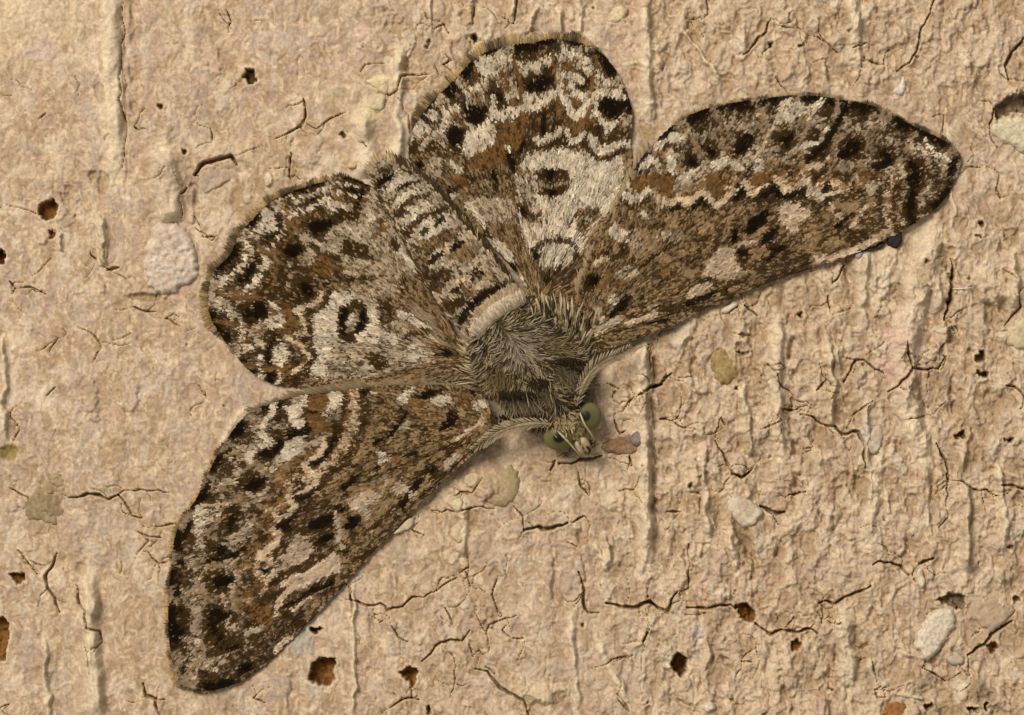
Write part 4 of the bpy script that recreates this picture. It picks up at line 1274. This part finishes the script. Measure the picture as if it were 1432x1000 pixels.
WING_NAMES = {'LF': 'forewing', 'LH': 'hindwing', 'RH': 'hindwing', 'RF': 'forewing'}
WING_LABEL = {'LF': 'forewing pointing down with dark triple spot', 'LH': 'hindwing lower in the picture with ring spot', 'RH': 'rounded hindwing at the top with ring spot', 'RF': 'forewing stretched sideways with black spots'}
FRINGE = {'LF': (8, 17, 7.5, (.10,.058,.020), (.27,.18,.080)), 'LH': (6, 18, 13, (.07,.043,.014), (.235,.160,.075)), 'RH': (7, 17, 14, (.08,.05,.018), (.27,.185,.088)), 'RF': (5, 16, 7, (.08,.05,.02), (.26,.185,.095))}
for k in ('LH', 'RH', 'LF', 'RF'):
    (bx, by), h0, h1, txt, sd = WING[k]
    o = OUT[k]
    r = np.random.default_rng(40 + sd)
    # membrane: closed thin sheet
    g = np.stack(np.meshgrid(np.arange(o[:, 0].min(), o[:, 0].max(), 7.0), np.arange(o[:, 1].min(), o[:, 1].max(), 7.0)), -1).reshape(-1, 2) + 1e-3
    g = g[sdist(g[:, 0], g[:, 1], o) < -3]
    n = len(o); pts = np.vstack([o, g])
    vs, _, fs, _, _, _ = geometry.delaunay_2d_cdt([Vector(p) for p in pts], [(i, (i + 1) % n) for i in range(n)], [], 1, 1e-5)
    pts = np.array([tuple(v) for v in vs]); nn = len(pts)
    hh = wing_h(k, pts[:, 0], pts[:, 1])
    verts = np.vstack([P3(pts[:, 0], pts[:, 1], hh), P3(pts[:, 0], pts[:, 1], hh - 1.6)])
    fl = []
    for f in fs:
        a = pts[list(f)]; area = sum(a[i][0] * a[(i + 1) % len(a)][1] - a[(i + 1) % len(a)][0] * a[i][1] for i in range(len(a)))
        f = list(f) if area < 0 else list(f)[::-1]
        fl.append(tuple(f)); fl.append(tuple(nn + i for i in f[::-1]))
    fl += [(i, (i + 1) % n, nn + (i + 1) % n, nn + i) for i in range(n)]
    wing = build(WING_NAMES[k], verts, fl, np.tile(np.array(PAL['D']) * 1.1, (len(verts), 1)), M_MEMB, moth)
    wing["label"] = WING_LABEL[k]
    # scales
    strokes = parse(txt, k in ('LH', 'RH'))
    o_src = {'LF': LF_OUT, 'LH': LH_OUT, 'RH': RH_OUT, 'RF': RF_OUT}[k]
    f0, f1 = {'LF': (7, 17), 'LH': (5, 20), 'RH': (6, 22), 'RF': (3, 17)}[k]
    marg = spline(np.array(o_src[f0:f1 + 1], float), 5)
    cs, cz = CELLS[k]
    par = lambda pp: seg_dist(np.array([q[0] for q in pp], float), np.array([q[1] for q in pp], float), marg)
    _, cs_s = par(cs); zd, zs = par(cz)
    od = np.argsort(cs_s); cs_s = cs_s[od]; oz = np.argsort(zs)
    def rows(x, y, cs_s=cs_s, zs=zs[oz], zd=zd[oz], marg=marg, fore=k in ('LF', 'RF')):
        d_, s_ = seg_dist(x, y, marg)
        st = np.diff(cs_s); ext = np.concatenate([[cs_s[0] - st[0]], cs_s, [cs_s[-1] + st[-1]]])
        ci = np.interp(s_, ext, np.arange(len(ext)))
        cell = np.round(ci).astype(int)
        return d_ / np.interp(s_, zs, zd), (ci - cell) * 2, cell, fore, (ci > .45) & (ci < len(ext) - 1.45)
    for mx, my in []:
        q_ = np.argmin((o[:, 0] - mx) ** 2 + (o[:, 1] - my) ** 2); tq = o[(q_ + 1) % len(o)] - o[q_ - 1]; tq = tq / np.hypot(*tq)
        nq = np.array([bx - mx, by - my]); nq = nq / np.hypot(*nq)
        if k in ('LF', 'RF'): strokes.append(('K', 8.5, np.array([o[q_] + nq * 1.5, o[q_] + nq * 9])))
        else: strokes.append(('K', 6.5, np.array([o[q_] + nq * 2 - tq * 10, o[q_] + nq * 4.5, o[q_] + nq * 2 + tq * 10])))
    area = .5 * abs(np.sum(o[:, 0] * np.roll(o[:, 1], -1) - np.roll(o[:, 0], -1) * o[:, 1]))
    ns = int(area / 1.75)
    c = np.stack([r.uniform(o[:, 0].min(), o[:, 0].max(), ns * 4), r.uniform(o[:, 1].min(), o[:, 1].max(), ns * 4)], -1)
    c = c[sdist(c[:, 0], c[:, 1], o[::2]) < -1.0][:ns]
    a = np.arctan2(c[:, 1] - by, c[:, 0] - bx) + r.normal(0, .16, len(c)) + .35 * (fbm(c[:, 0] / 30, c[:, 1] / 30, 2, sd) - .5)
    dist = np.hypot(c[:, 0] - bx, c[:, 1] - by)
    ln = r.uniform(5.5, 8.5, len(c)); wd = r.uniform(2.0, 3.3, len(c))
    hairy = (r.random(len(c)) < np.clip(1.1 - dist / 110, 0, .6)) if k in ('LH', 'RH') else np.zeros(len(c), bool)
    ln[hairy] *= 2.1; wd[hairy] *= .6
    dx, dy = np.cos(a), np.sin(a)
    end = sdist(c[:, 0] + dx * ln, c[:, 1] + dy * ln, o[::2])
    ln = np.where(end > 2, np.maximum(4, ln - end), ln)
    col, cls = classify(c[:, 0] + dx * ln * .5, c[:, 1] + dy * ln * .5, strokes, sd * 5 + 1, r=r, base=(bx, by), rows=rows)
    lay = r.random(len(c)) * 1.4
    light = np.isin(cls, ['W', 'G', 'T', 'P']) * 1.0
    up = .35 + lay + light * .35
    v, f, vc = flakes(c[:, 0], c[:, 1], wing_h(k, c[:, 0], c[:, 1]) + up, dx, dy, ln, wd, r.uniform(.4, 1.6, len(c)), col, h2=wing_h(k, c[:, 0] + dx * ln, c[:, 1] + dy * ln) + up)
    ob = build("scales", v, f, vc, M_SCALE, wing, smooth=False); ob["kind"] = "stuff"
    # fringe of hair scales on the outer margin
    i0, i1, fl_, c0, c1 = FRINGE[k]
    src = {'LF': LF_OUT, 'LH': LH_OUT, 'RH': RH_OUT, 'RF': RF_OUT}[k]
    em = spline(np.array(src[i0:i1 + 1], float), .55)
    tg = np.gradient(em, axis=0); tg /= np.hypot(tg[:, 0], tg[:, 1])[:, None]
    out = np.stack([tg[:, 1], -tg[:, 0]], -1)
    if np.mean(sdist(em[:, 0] + out[:, 0] * 4, em[:, 1] + out[:, 1] * 4, o)) < 0: out = -out
    rep = 4
    em = np.repeat(em, rep, 0); out = np.repeat(out, rep, 0)
    m_ = len(em); e = np.linspace(0, 1, m_)
    em = em - out * r.uniform(0, 4, m_)[:, None]
    ang = np.arctan2(out[:, 1], out[:, 0]) + r.normal(0, .13, m_)
    L_ = fl_ * r.uniform(.55, 1.15, m_) * (.55 + .9 * fbm(em[:, 0] / 14, em[:, 1] / 14, 2, sd + 3)) * np.clip(np.minimum(e, 1 - e) * 8, .35, 1)
    tip = em + np.stack([np.cos(ang), np.sin(ang)], -1) * L_[:, None]
    chk = .35 + 1.3 * sstep(.3, .7, fbm(em[:, 0] / 12, em[:, 1] / 12, 2, sd))
    hb = wing_h(k, em[:, 0], em[:, 1])
    v, f, vc = blades(np.column_stack([em, hb - .3 + r.uniform(-.5, .6, m_)]), np.column_stack([tip, np.maximum(hb - 2 - r.uniform(0, 3, m_), wall_h(tip[:, 0], tip[:, 1]) + 1.5)]), np.full(m_, .6), r.uniform(.7, 1.4, m_),
                      np.array(c0) * chk[:, None], np.array(c1) * chk[:, None] * r.uniform(.6, 1.35, m_)[:, None], None, 3)
    ob = build("fringe", v, f, vc, M_HAIR, wing); ob["kind"] = "stuff"
    # veins: low tapering ribs under the scales
    for vx_, vy_ in VEINS[k]:
        st = np.array([bx + (vx_ - bx) * .12, by + (vy_ - by) * .12]); en = np.array([vx_, vy_]) * .985 + np.array([bx, by]) * .015
        t = np.linspace(0, 1, 30)
        q = st[None] * (1 - t[:, None]) + en[None] * t[:, None]
        per = np.array([-(en - st)[1], (en - st)[0]]) / np.hypot(*(en - st))
        q = q + per[None] * (6 * np.sin(np.pi * t) * (1 if sd % 2 else -1))[:, None]
        hv = wing_h(k, q[:, 0], q[:, 1]); rad = 2.2 - 1.1 * t
        vv, ff = [], []
        for j, th in enumerate(np.linspace(0, 2 * np.pi, 6, endpoint=False)):
            vv.append(P3(q[:, 0] + per[0] * rad * np.cos(th), q[:, 1] + per[1] * rad * np.cos(th), hv - .3 + rad * .75 * np.sin(th)))
        vv = np.stack(vv, 1).reshape(-1, 3)
        ff = [(i * 6 + j, i * 6 + (j + 1) % 6, i * 6 + 6 + (j + 1) % 6, i * 6 + 6 + j) for i in range(29) for j in range(6)] + [tuple(range(6))[::-1], tuple(29 * 6 + j for j in range(6))]
        build("vein", vv, ff, np.tile(np.array((.17, .09, .03)), (len(vv), 1)), M_MEMB, wing)

# body: one continuous surface from tail to head
nst = len(BS); nth = 40
th = np.linspace(-np.pi, np.pi, nth, endpoint=False)
I, TH = np.meshgrid(np.arange(nst), th, indexing='ij')
bx_, by_, bh_ = body_point(I.astype(float).ravel(), TH.ravel())
bh_ = np.maximum(bh_, 3.0)
bv = P3(bx_, by_, bh_)
bf = [(i * nth + j, i * nth + (j + 1) % nth, (i + 1) * nth + (j + 1) % nth, (i + 1) * nth + j) for i in range(nst - 1) for j in range(nth)]
bf += [tuple(range(nth))[::-1], tuple((nst - 1) * nth + j for j in range(nth))]
bcol = np.tile(np.array((.06, .04, .016)), (len(bv), 1))
hd = ARC[I.ravel()] > np.interp(590, BS[:, 1], ARC)
bcol[hd] = (.17, .125, .05)
body = build("body", bv, bf, bcol, M_BODY, moth)
body["label"] = "stout furry body with banded abdomen"

# abdomen scales
r = np.random.default_rng(77)
n = 9000
i_end = float(np.interp(ABD_END + 8, ARC, np.arange(nst)))
ia = r.uniform(.5, i_end, n); ta = r.uniform(-1.45, 1.45, n)
ax, ay, ah = body_point(ia, ta)
tx, ty = np.interp(ia, np.arange(nst), TAN[:, 0]), np.interp(ia, np.arange(nst), TAN[:, 1])
ang = np.arctan2(-ty, -tx) + r.normal(0, .2, n)
ab_st = parse(AB_TXT)
for q in ([(610,369),(622,359)], [(635,353),(650,343)], [(638,412),(651,402)], [(662,394),(675,385)], [(592,331),(600,326)], [(612,318),(622,312)]):
    ab_st.append(('K', 6.5, np.array(q, float)))
for q in ([(606,376),(625,360),(655,336),(668,336)], [(634,420),(654,401),(680,378),(700,374)]):
    ab_st.insert(-6, ('C', 4.5, np.array(q, float)))
col, _ = classify(ax, ay, ab_st, 3, 'g', r, .7)
v, f, vc = flakes(ax, ay, ah + .6 + r.random(n), np.cos(ang), np.sin(ang), r.uniform(6, 10, n), r.uniform(2.6, 4.2, n), r.uniform(.2, 1.6, n), col)
ob = build("abdomen_scales", v, f, vc, M_SCALE, body, smooth=False); ob["kind"] = "stuff"
# mostly dark flank hairs painting the shade beside the abdomen, and the pale tail tuft
rt, tp, c0, c1 = [], [], [], []
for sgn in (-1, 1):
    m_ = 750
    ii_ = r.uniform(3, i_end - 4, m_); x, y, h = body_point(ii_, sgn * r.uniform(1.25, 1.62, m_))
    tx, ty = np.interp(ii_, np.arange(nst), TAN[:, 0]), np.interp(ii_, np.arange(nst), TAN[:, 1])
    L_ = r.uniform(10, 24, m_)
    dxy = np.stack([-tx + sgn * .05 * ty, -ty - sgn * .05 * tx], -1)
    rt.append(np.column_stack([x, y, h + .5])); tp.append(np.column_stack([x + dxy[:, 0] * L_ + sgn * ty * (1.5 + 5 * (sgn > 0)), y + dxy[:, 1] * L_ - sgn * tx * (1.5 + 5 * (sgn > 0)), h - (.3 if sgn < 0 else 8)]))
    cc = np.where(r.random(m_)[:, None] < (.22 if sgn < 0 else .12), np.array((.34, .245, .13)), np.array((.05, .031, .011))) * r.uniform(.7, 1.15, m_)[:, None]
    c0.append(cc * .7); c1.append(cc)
m_ = 300
u = r.uniform(-1, 1, m_)
x = 540 + 11 * u * .8 + r.normal(0, 3, m_); y = 240 - 11 * u * .45 + r.normal(0, 3, m_)
aa = math.atan2(-.80, -.60) + u * .55 + r.normal(0, .1, m_); L_ = r.uniform(9, 27, m_)
rt.append(np.column_stack([x, y, 28 + r.uniform(-6, 5, m_)])); tp.append(np.column_stack([x + np.cos(aa) * L_, y + np.sin(aa) * L_, 20 + r.uniform(-8, 8, m_)]))
cc = np.array((.44, .32, .17)) * r.uniform(.6, 1.15, m_)[:, None]
c0.append(cc * .6); c1.append(cc)
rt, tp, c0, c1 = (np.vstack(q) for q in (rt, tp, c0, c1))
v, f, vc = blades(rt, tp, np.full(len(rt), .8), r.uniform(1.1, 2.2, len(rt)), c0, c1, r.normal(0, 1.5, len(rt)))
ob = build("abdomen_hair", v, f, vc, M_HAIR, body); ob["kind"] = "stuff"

# cream collar: a thick roll of scales at the front of the abdomen
m_ = 1500
p0 = np.array([661., 470.]); p1 = np.array([733., 416.])
t = r.uniform(0, 1, m_); q = r.uniform(-1, 1, m_)
ax_ = (p1 - p0) / np.hypot(*(p1 - p0)); fw = np.array([-.60, -.80])
cen = p0[None] + (p1 - p0)[None] * t[:, None]
cen = cen + fw[None] * (7 * np.sin(np.pi * t))[:, None]
arch = np.sqrt(np.clip(1 - (2 * t - 1) ** 2, 0, 1))
x = cen[:, 0] - fw[0] * q * 12; y = cen[:, 1] - fw[1] * q * 12
lump = -8 + 5 * (fbm(t * 9, q * .8, 2, 3) - .5)
h = 42 + 30 * arch + 11 * np.sqrt(1 - q ** 2) + lump
L_ = r.uniform(10, 17, m_)
an = np.arctan2(fw[1], fw[0]) + r.normal(0, .12, m_)
rt = np.column_stack([x, y, h]); tp = np.column_stack([x + np.cos(an) * L_, y + np.sin(an) * L_, 42 + 30 * arch + lump + 11 * np.sqrt(np.clip(1 - np.clip(q - L_ / 15, -1, 1) ** 2, 0, 1)) + .5])
cc = np.where((q < -.35)[:, None], np.array((.33, .24, .14)), np.array((.49, .39, .27))) * r.uniform(.55, 1.15, m_)[:, None]
v, f, vc = blades(rt, tp, np.full(m_, 1.5), r.uniform(2.0, 3.4, m_), cc * .8, cc, r.normal(0, 1, m_))
ob = build("collar_tuft", v, f, vc, M_HAIR, body); ob["kind"] = "stuff"; ob["label"] = "cream roll of scales between abdomen and thorax"

# thorax fur
def tuft(n, centre, spread, aim, ln, h, lift, c0, c1, wd=(1.6, 2.8), asp=.28, bend=2.5, hspread=6, drop=6):
    cx, cy = centre; sx, sy = spread
    x = cx + r.normal(0, 1, n) * sx; y = cy + r.normal(0, 1, n) * sy
    a = math.atan2(aim[1], aim[0]) + r.normal(0, asp, n); l = r.uniform(ln[0], ln[1], n)
    h = h * .84
    hh = h + r.normal(0, 1, n) * hspread * .5
    rt = np.column_stack([x, y, hh]); tp = np.column_stack([x + np.cos(a) * l, y + np.sin(a) * l, hh - drop + r.normal(0, 2, n)])
    v_ = r.uniform(.65, 1.2, n)[:, None]
    return rt, tp, np.full(n, lift), r.uniform(wd[0], wd[1], n), np.array(c0) * v_, np.array(c1) * v_, r.normal(0, bend, n)
OL = (.085, .057, .024); DKH = (.022, .015, .006); TN = (.32, .23, .125); GY_ = (.23, .195, .14); CRM = (.46, .365, .215); YL = (.30, .21, .095)
TU = []
# general cover: radiates from the middle of the thorax
n = 9500
i0_, i1_ = np.interp([ABD_END + 4, np.interp(572, BS[:, 1], ARC)], ARC, np.arange(nst))
ii_ = r.uniform(i0_, i1_, n); tt = r.uniform(-1.35, 1.35, n)
x, y, h = body_point(ii_, tt)
med = np.clip(((x - 704) * .6 + (y - 462) * .8), 0, 74); qx, qy = x - (704 + .6 * med), y - (462 + .8 * med)
fwd = .25 + .9 * np.clip(med / 74, 0, 1)
latl = np.hypot(qx, qy) + 1e-6; sgn = np.sign(qx * .8 - qy * .6)
ka = np.clip(latl / 14, 0, 1)
a = np.arctan2(.8 * fwd - .6 * sgn * ka * 1.1, .6 * fwd + .8 * sgn * ka * 1.1) + r.normal(0, .2, n) + 2.2 * (fbm(x / 22, y / 22, 2, 3) - .5); d = np.hypot(x - 722, y - 484)
l = r.uniform(12, 24, n)
xe, ye = x + np.cos(a) * l, y + np.sin(a) * l
kk = np.arange(nst)
near = np.argmin((BS[None, :, 0] - xe[:, None]) ** 2 + (BS[None, :, 1] - ye[:, None]) ** 2, 1)
lat = ((xe - BS[near, 0]) * NRM[near, 0] + (ye - BS[near, 1]) * NRM[near, 1]) / BS[near, 2]
he = BS[near, 4] + BS[near, 3] * np.sqrt(np.clip(1 - lat ** 2, .02, 1))
g = np.clip(1 - d / 34, 0, 1)[:, None]
v_ = r.uniform(.6, 1.25, n)[:, None]
pick = r.random(n)[:, None]
base = np.where(pick < .5, np.array(DKH) * 1.3, np.array(OL)); tipc = np.where(pick < .5, np.array((.06, .04, .017)), np.array(TN))
TU.append((np.column_stack([x, y, h]), np.column_stack([xe, ye, np.minimum(he, h + 3) + r.uniform(.5, 3.5, n)]), np.full(n, 3.0), r.uniform(.7, 1.35, n),
           (base * (1 - g) + np.array((.10, .085, .06)) * g) * v_, (tipc * (1 - g) + np.array(GY_) * g) * v_, r.normal(0, 3.0, n)))
# shaggy overcoat of longer pale and dark strands
for cc0, cc1, cnt in (((.07,.05,.024), (.38,.29,.17), 420), (DKH, (.045,.03,.013), 800), ((.10,.085,.06), (.30,.255,.19), 300)):
    j = r.integers(0, n, cnt); jl = r.uniform(11, 23, cnt); ja = a[j] + r.normal(0, .28, cnt) + 1.6 * (fbm(x[j] / 12, y[j] / 12, 2, 6) - .5)
    vv_ = r.uniform(.7, 1.2, cnt)[:, None]
    TU.append((np.column_stack([x[j], y[j], h[j] + 1]), np.column_stack([x[j] + np.cos(ja) * jl, y[j] + np.sin(ja) * jl, np.minimum(he[j], h[j]) + r.uniform(0, 5, cnt)]), np.full(cnt, 4.5), r.uniform(.9, 1.7, cnt), np.array(cc0) * vv_, np.array(cc1) * vv_, r.normal(0, 4, cnt)))
# tufts over the wing roots, with broad cream tips and a few blackish ones
for c_, s_, am, lg, hh in (((692,512),(12,9),(-.88,-.48),(20,40),50), ((683,492),(9,8),(-.80,-.60),(18,36),52), ((700,530),(12,7),(-.98,-.2),(16,34),46),
                           ((782,462),(12,9),(-.10,-1),(22,44),52), ((762,450),(9,8),(-.30,-.95),(20,38),54), ((798,478),(9,9),(.18,-.98),(18,38),48), ((806,500),(6,10),(.35,-.93),(14,30),46)):
    TU.append(tuft(260, c_, s_, am, (lg[0] * .75, lg[1] * .85), hh, 3, OL, (.36,.275,.15), (.9, 1.8), .22, 2.5, 8, 14))
    TU.append(tuft(130, c_, s_, am, (lg[0] * .75, lg[1] * .85), hh + 3, 3, (.16,.12,.06), CRM, (1.3, 2.7), .2, 2, 8, 12))
    TU.append(tuft(90, c_, s_, am, (lg[0] * .75, lg[1] * .85), hh + 3, 3, DKH, (.035,.022,.009), (1.2, 2.4), .22, 2, 8, 12))
# long hair over the flanks and towards the head
TU.append(tuft(456, (766,498), (9,11), (1,.10), (14,28), 86, 4, OL, (.34,.265,.13), (.8,1.5), .22, 4, 6, 16))
TU.append(tuft(456, (714,524), (12,8), (-.10,1), (14,28), 84, 4, OL, YL, (.8,1.5), .22, 4, 6, 14))
TU.append(tuft(380, (745,520), (9,8), (.3,.95), (14,26), 88, 4, (.12,.09,.04), (.36,.28,.15), (.8,1.5), .25, 4, 5, 8))
# dark seam, then the two curled shoulder tufts behind the head
TU.append(tuft(330, (724,549), (13,1.6), (.45,.9), (8,13), 90, 2, DKH, DKH, (.9,1.5), .35, 2, 4, 5))
TU.append(tuft(200, (752,532), (6,3), (.5,.85), (8,13), 94, 2, DKH, DKH, (.9,1.5), .35, 2, 4, 5))
TU.append(tuft(250, (788,503), (10,1.6), (.5,.86), (8,13), 88, 2, DKH, DKH, (.9,1.5), .35, 2, 4, 5))
TU.append(tuft(361, (733,556), (11,4), (.45,.88), (14,25), 86, 5, (.06,.042,.02), (.46,.365,.22), (.8,1.5), .26, 5, 5, 24))
TU.append(tuft(285, (757,545), (7,5), (.32,.95), (14,26), 90, 5, (.06,.042,.02), (.44,.345,.2), (.8,1.5), .26, 5, 5, 24))
TU.append(tuft(361, (776,522), (8,6), (.45,.9), (14,28), 90, 5, (.06,.042,.02), (.46,.365,.21), (.8,1.5), .3, 6, 5, 22))
TU.append(tuft(209, (792,518), (5,6), (.1,.99), (14,26), 80, 5, (.05,.036,.018), (.30,.24,.15), (.8,1.5), .22, 4, 5, 18))
# dark neck line and the scruff between the eyes
TU.append(tuft(361, (738,582), (20,3), (.2,1), (5,9), 52, 1, DKH, (.03,.02,.008), (1,1.8), .4, 1, 6, 4))
TU.append(tuft(228, (798,556), (5,9), (.8,.4), (5,11), 60, 1, DKH, (.03,.02,.008), (1,1.8), .4, 1, 6, 4))
TU.append(tuft(323, (788,583), (8,7), (.6,.8), (8,15), 60, 2, (.17,.115,.045), (.40,.30,.16), (1.0,1.8), .6, 2, 5, 2))
TU.append(tuft(40, (776,580), (7,4), (.4,.9), (6,11), 62, 2, (.06,.026,.011), (.13,.062,.026), (1.8,3), .5, 2, 5, 2))
TU.append(tuft(110, (804,600), (5,5), (.55,.83), (5,9), 52, 2, (.16,.12,.05), (.27,.215,.105), (2.0,3.4), .25, 1, 3, 5))
TU.append(tuft(60, (815,616), (4,4), (.5,.86), (5,9), 42, 2, (.13,.09,.04), (.42,.34,.22), (2.0,3.4), .3, 1, 3, 6))
TU.append(tuft(30, (816,622), (5,2), (.8,-.3), (5,9), 46, 1, DKH, DKH, (2.2,3.4), .4, 1, 2, 2))
rt, tp, lf, wd, c0, c1, bd = (np.concatenate([q[j] for q in TU]) for j in range(7))
v, f, vc = blades(rt, tp, lf, wd, c0, c1, bd, 5)
ob = build("thorax_fur", v, f, vc, M_HAIR, body); ob["kind"] = "stuff"; ob["label"] = "grey and golden brown fur on thorax and head"

# eyes: olive globes with a dark spot
def ball(name, c, rad, par, mat, spot=None, col=(.13, .12, .035), dark=(.006, .005, .003), nu=48, nv=32):
    vv, cc, ff = [], [], []
    for a in range(nv + 1):
        p = math.pi * a / nv
        for b in range(nu):
            q = 2 * math.pi * b / nu
            d = np.array([math.sin(p) * math.cos(q), math.sin(p) * math.sin(q), math.cos(p)])
            vv.append((c[0] + rad[0] * d[0], c[1] + rad[1] * d[1], c[2] + rad[2] * d[2]))
            e = math.acos(max(-1, min(1, float(d @ spot))))
            s = float(sstep(.30, .46, np.array(e))); ring = float(sstep(.5, .95, np.array(e)))
            base = np.array(col) * (.72 + .33 * ring)
            cc.append(np.array(dark) * (1 - s) + base * s)
    for a in range(nv):
        for b in range(nu):
            ff.append((a * nu + b, a * nu + (b + 1) % nu, (a + 1) * nu + (b + 1) % nu, (a + 1) * nu + b))
    vv = np.array(vv)
    return build(name, P3(vv[:, 0], vv[:, 1], vv[:, 2]), ff, np.array(cc), mat, par)
def unit(v): v = np.array(v, float); return v / np.linalg.norm(v)
e1 = ball("eye", (822, 582, 34), (19.5, 20.5, 18), body, M_EYE, unit((-.18, -.02, 1)), (.128, .118, .044))
e2 = ball("eye", (782, 610, 34), (22.5, 20, 18), body, M_EYE, unit((-.02, .12, 1)), (.132, .118, .038))
# pale rims of scales at the eye margins and the two pointed palps
def ribbon(name, pts, wd, col, par, hgt=2.0, mat=None):
    q = spline(np.array(pts, float), 2.5)
    tg = np.gradient(q[:, :2], axis=0); tg /= np.hypot(tg[:, 0], tg[:, 1])[:, None] + 1e-9
    m_ = len(q); w_ = wd * np.interp(np.linspace(0, 1, m_), [0, .25, .7, 1], [.45, 1, .8, .15])
    k = 8; vv = []
    for a in np.linspace(0, 2 * np.pi, k, endpoint=False):
        vv.append(P3(q[:, 0] - tg[:, 1] * w_ * math.cos(a), q[:, 1] + tg[:, 0] * w_ * math.cos(a), q[:, 2] + hgt * w_ / wd * math.sin(a)))
    vv = np.stack(vv, 1).reshape(-1, 3)
    ff = [(i * k + j, i * k + (j + 1) % k, (i + 1) * k + (j + 1) % k, (i + 1) * k + j) for i in range(m_ - 1) for j in range(k)] + [tuple(range(k))[::-1], tuple((m_ - 1) * k + j for j in range(k))]
    return build(name, vv, ff, np.asarray(col)[None] * (.8 + .4 * vn(np.repeat(q[:, 0], k) / 3, np.repeat(q[:, 1], k) / 3, 2))[:, None], mat or M_BODY, par)
ribbon("eye_rim", [(811,577,54),(817,592,54),(826,606,46),(832,616,38)], 1.6, (.42,.34,.20), body)
ribbon("eye_rim", [(779,602,52),(790,613,52),(800,624,44),(812,638,32)], 1.8, (.40,.32,.18), body)
ribbon("palp", [(812,612,40),(820,622,40),(826,636,32)], 6, (.33,.25,.14), body, 5)
ribbon("palp", [(806,616,36),(811,628,34),(818,638,28)], 5, (.36,.28,.17), body, 5)
# mouthpart tips: small dark wedge
ribbon("tongue", [(820,624,44),(825,630,42),(822,636,38)], 2.2, (.02,.013,.006), body, 2)

# feathered antennae laid back along the forewings
def antenna(path, side, nr):
    q = spline(np.array(path, float), 2.0); m_ = len(q)
    sh = ribbon("antenna", [tuple(p) for p in path], 3.0, (.26,.20,.115), moth, 3.0)
    tg = np.gradient(q[:, :2], axis=0); tg /= np.hypot(tg[:, 0], tg[:, 1])[:, None]
    rt, tp = [], []
    for s in (-1, 1):
        for j in range(nr):
            i = int((j + .5 + .2 * s) / nr * (m_ - 1) * .96)
            e = math.sin(math.pi * min(.92, .16 + .8 * j / nr))
            L1 = 15 * e + 5
            nrm = np.array([-tg[i, 1], tg[i, 0]]) * s
            d = tg[i] * .86 + nrm * .52
            for w_ in (-.5, .5):
                a = q[i, :2] + tg[i] * w_
                rt.append((a[0], a[1], q[i, 2] + 1.5)); tp.append((a[0] + d[0] * L1, a[1] + d[1] * L1, q[i, 2] + (2 if s == side else -3)))
    rt = np.array(rt); tp = np.array(tp); n_ = len(rt)
    cc = np.array((.33, .255, .15)) * r.uniform(.75, 1.1, n_)[:, None]
    v, f, vc = blades(rt, tp, np.full(n_, 1.5), np.full(n_, 1.7), cc * .45, cc, r.normal(0, .5, n_))
    ob = build("antenna_comb", v, f, vc, M_HAIR, sh); ob["kind"] = "stuff"
    return sh
antenna([(806,568,54),(811,550,57),(818,533,57),(829,517,54),(845,505,47),(862,497,44),(884,484,32)], -1, 22)["label"] = "feathered antenna curving up beside the head"
antenna([(772,594,53),(756,592,57),(738,593,57),(720,596,54),(702,602,46),(684,613,42),(660,630,30)], 1, 22)["label"] = "feathered antenna lying along the lower forewing"

# hair scales fringing the inner margin of the forewings over the hindwings
for k, path, c0_, c1_ in (('LF', [(690,552),(640,543),(560,541),(480,546),(410,556),(360,575)], (.085,.058,.026), (.215,.155,.085)), ('RF', [(808,415),(836,338),(868,282),(886,244),(905,212)], (.15,.105,.05), (.33,.245,.135))):
    q = spline(np.array(path, float), .5); tg = np.gradient(q, axis=0); tg /= np.hypot(tg[:, 0], tg[:, 1])[:, None]
    m_ = len(q); out = np.stack([tg[:, 1], -tg[:, 0]], -1)
    if np.mean(sdist(q[:, 0] + out[:, 0] * 5, q[:, 1] + out[:, 1] * 5, OUT[k])) < 0: out = -out
    sl = -tg if k == 'LF' else -tg
    dr = out * (.35 + .3 * r.random(m_)[:, None]) + tg * .9; L_ = r.uniform(6, 17, m_) * (.5 + fbm(q[:, 0] / 25, q[:, 1] / 25, 2, 1))
    hb = wing_h(k, q[:, 0], q[:, 1])
    rt = np.column_stack([q - out * r.uniform(0, 3, m_)[:, None], hb + r.uniform(-.6, .2, m_)]); tp = np.column_stack([q + dr * L_[:, None] + r.normal(0, 1, (m_, 2)), hb - 4 + r.uniform(-1, 1, m_)])
    cv = r.uniform(.7, 1.2, m_)[:, None]
    v, f, vc = blades(rt, tp, np.full(m_, .3), r.uniform(1.4, 2.4, m_), np.array(c0_) * cv, np.array(c1_) * cv, r.normal(0, .8, m_))
    wing = [o_ for o_ in moth.children if o_.get("label") == WING_LABEL[k]][0]
    ob = build("inner_fringe", v, f, vc, M_HAIR, wing); ob["kind"] = "stuff"

# ---------------------------------------------------------------- a stray fibre on the plaster
fx = np.linspace(0, 1, 14)
fib = np.column_stack([1332 + 34 * fx, 403.5 - 1.5 * fx + .8 * np.sin(fx * 5), np.full(14, 0.)])
fib[:, 2] = np.maximum(wall_h(fib[:, 0], fib[:, 1]), wall_h(fib[:, 0], fib[:, 1] + 2)).max() + .8
fo = ribbon("fibre", [tuple(p) for p in fib[::3]], .7, (.70, .60, .46), None, .7)
fo["label"] = "thin pale fibre stuck across a furrow in the plaster"; fo["category"] = "fibre"
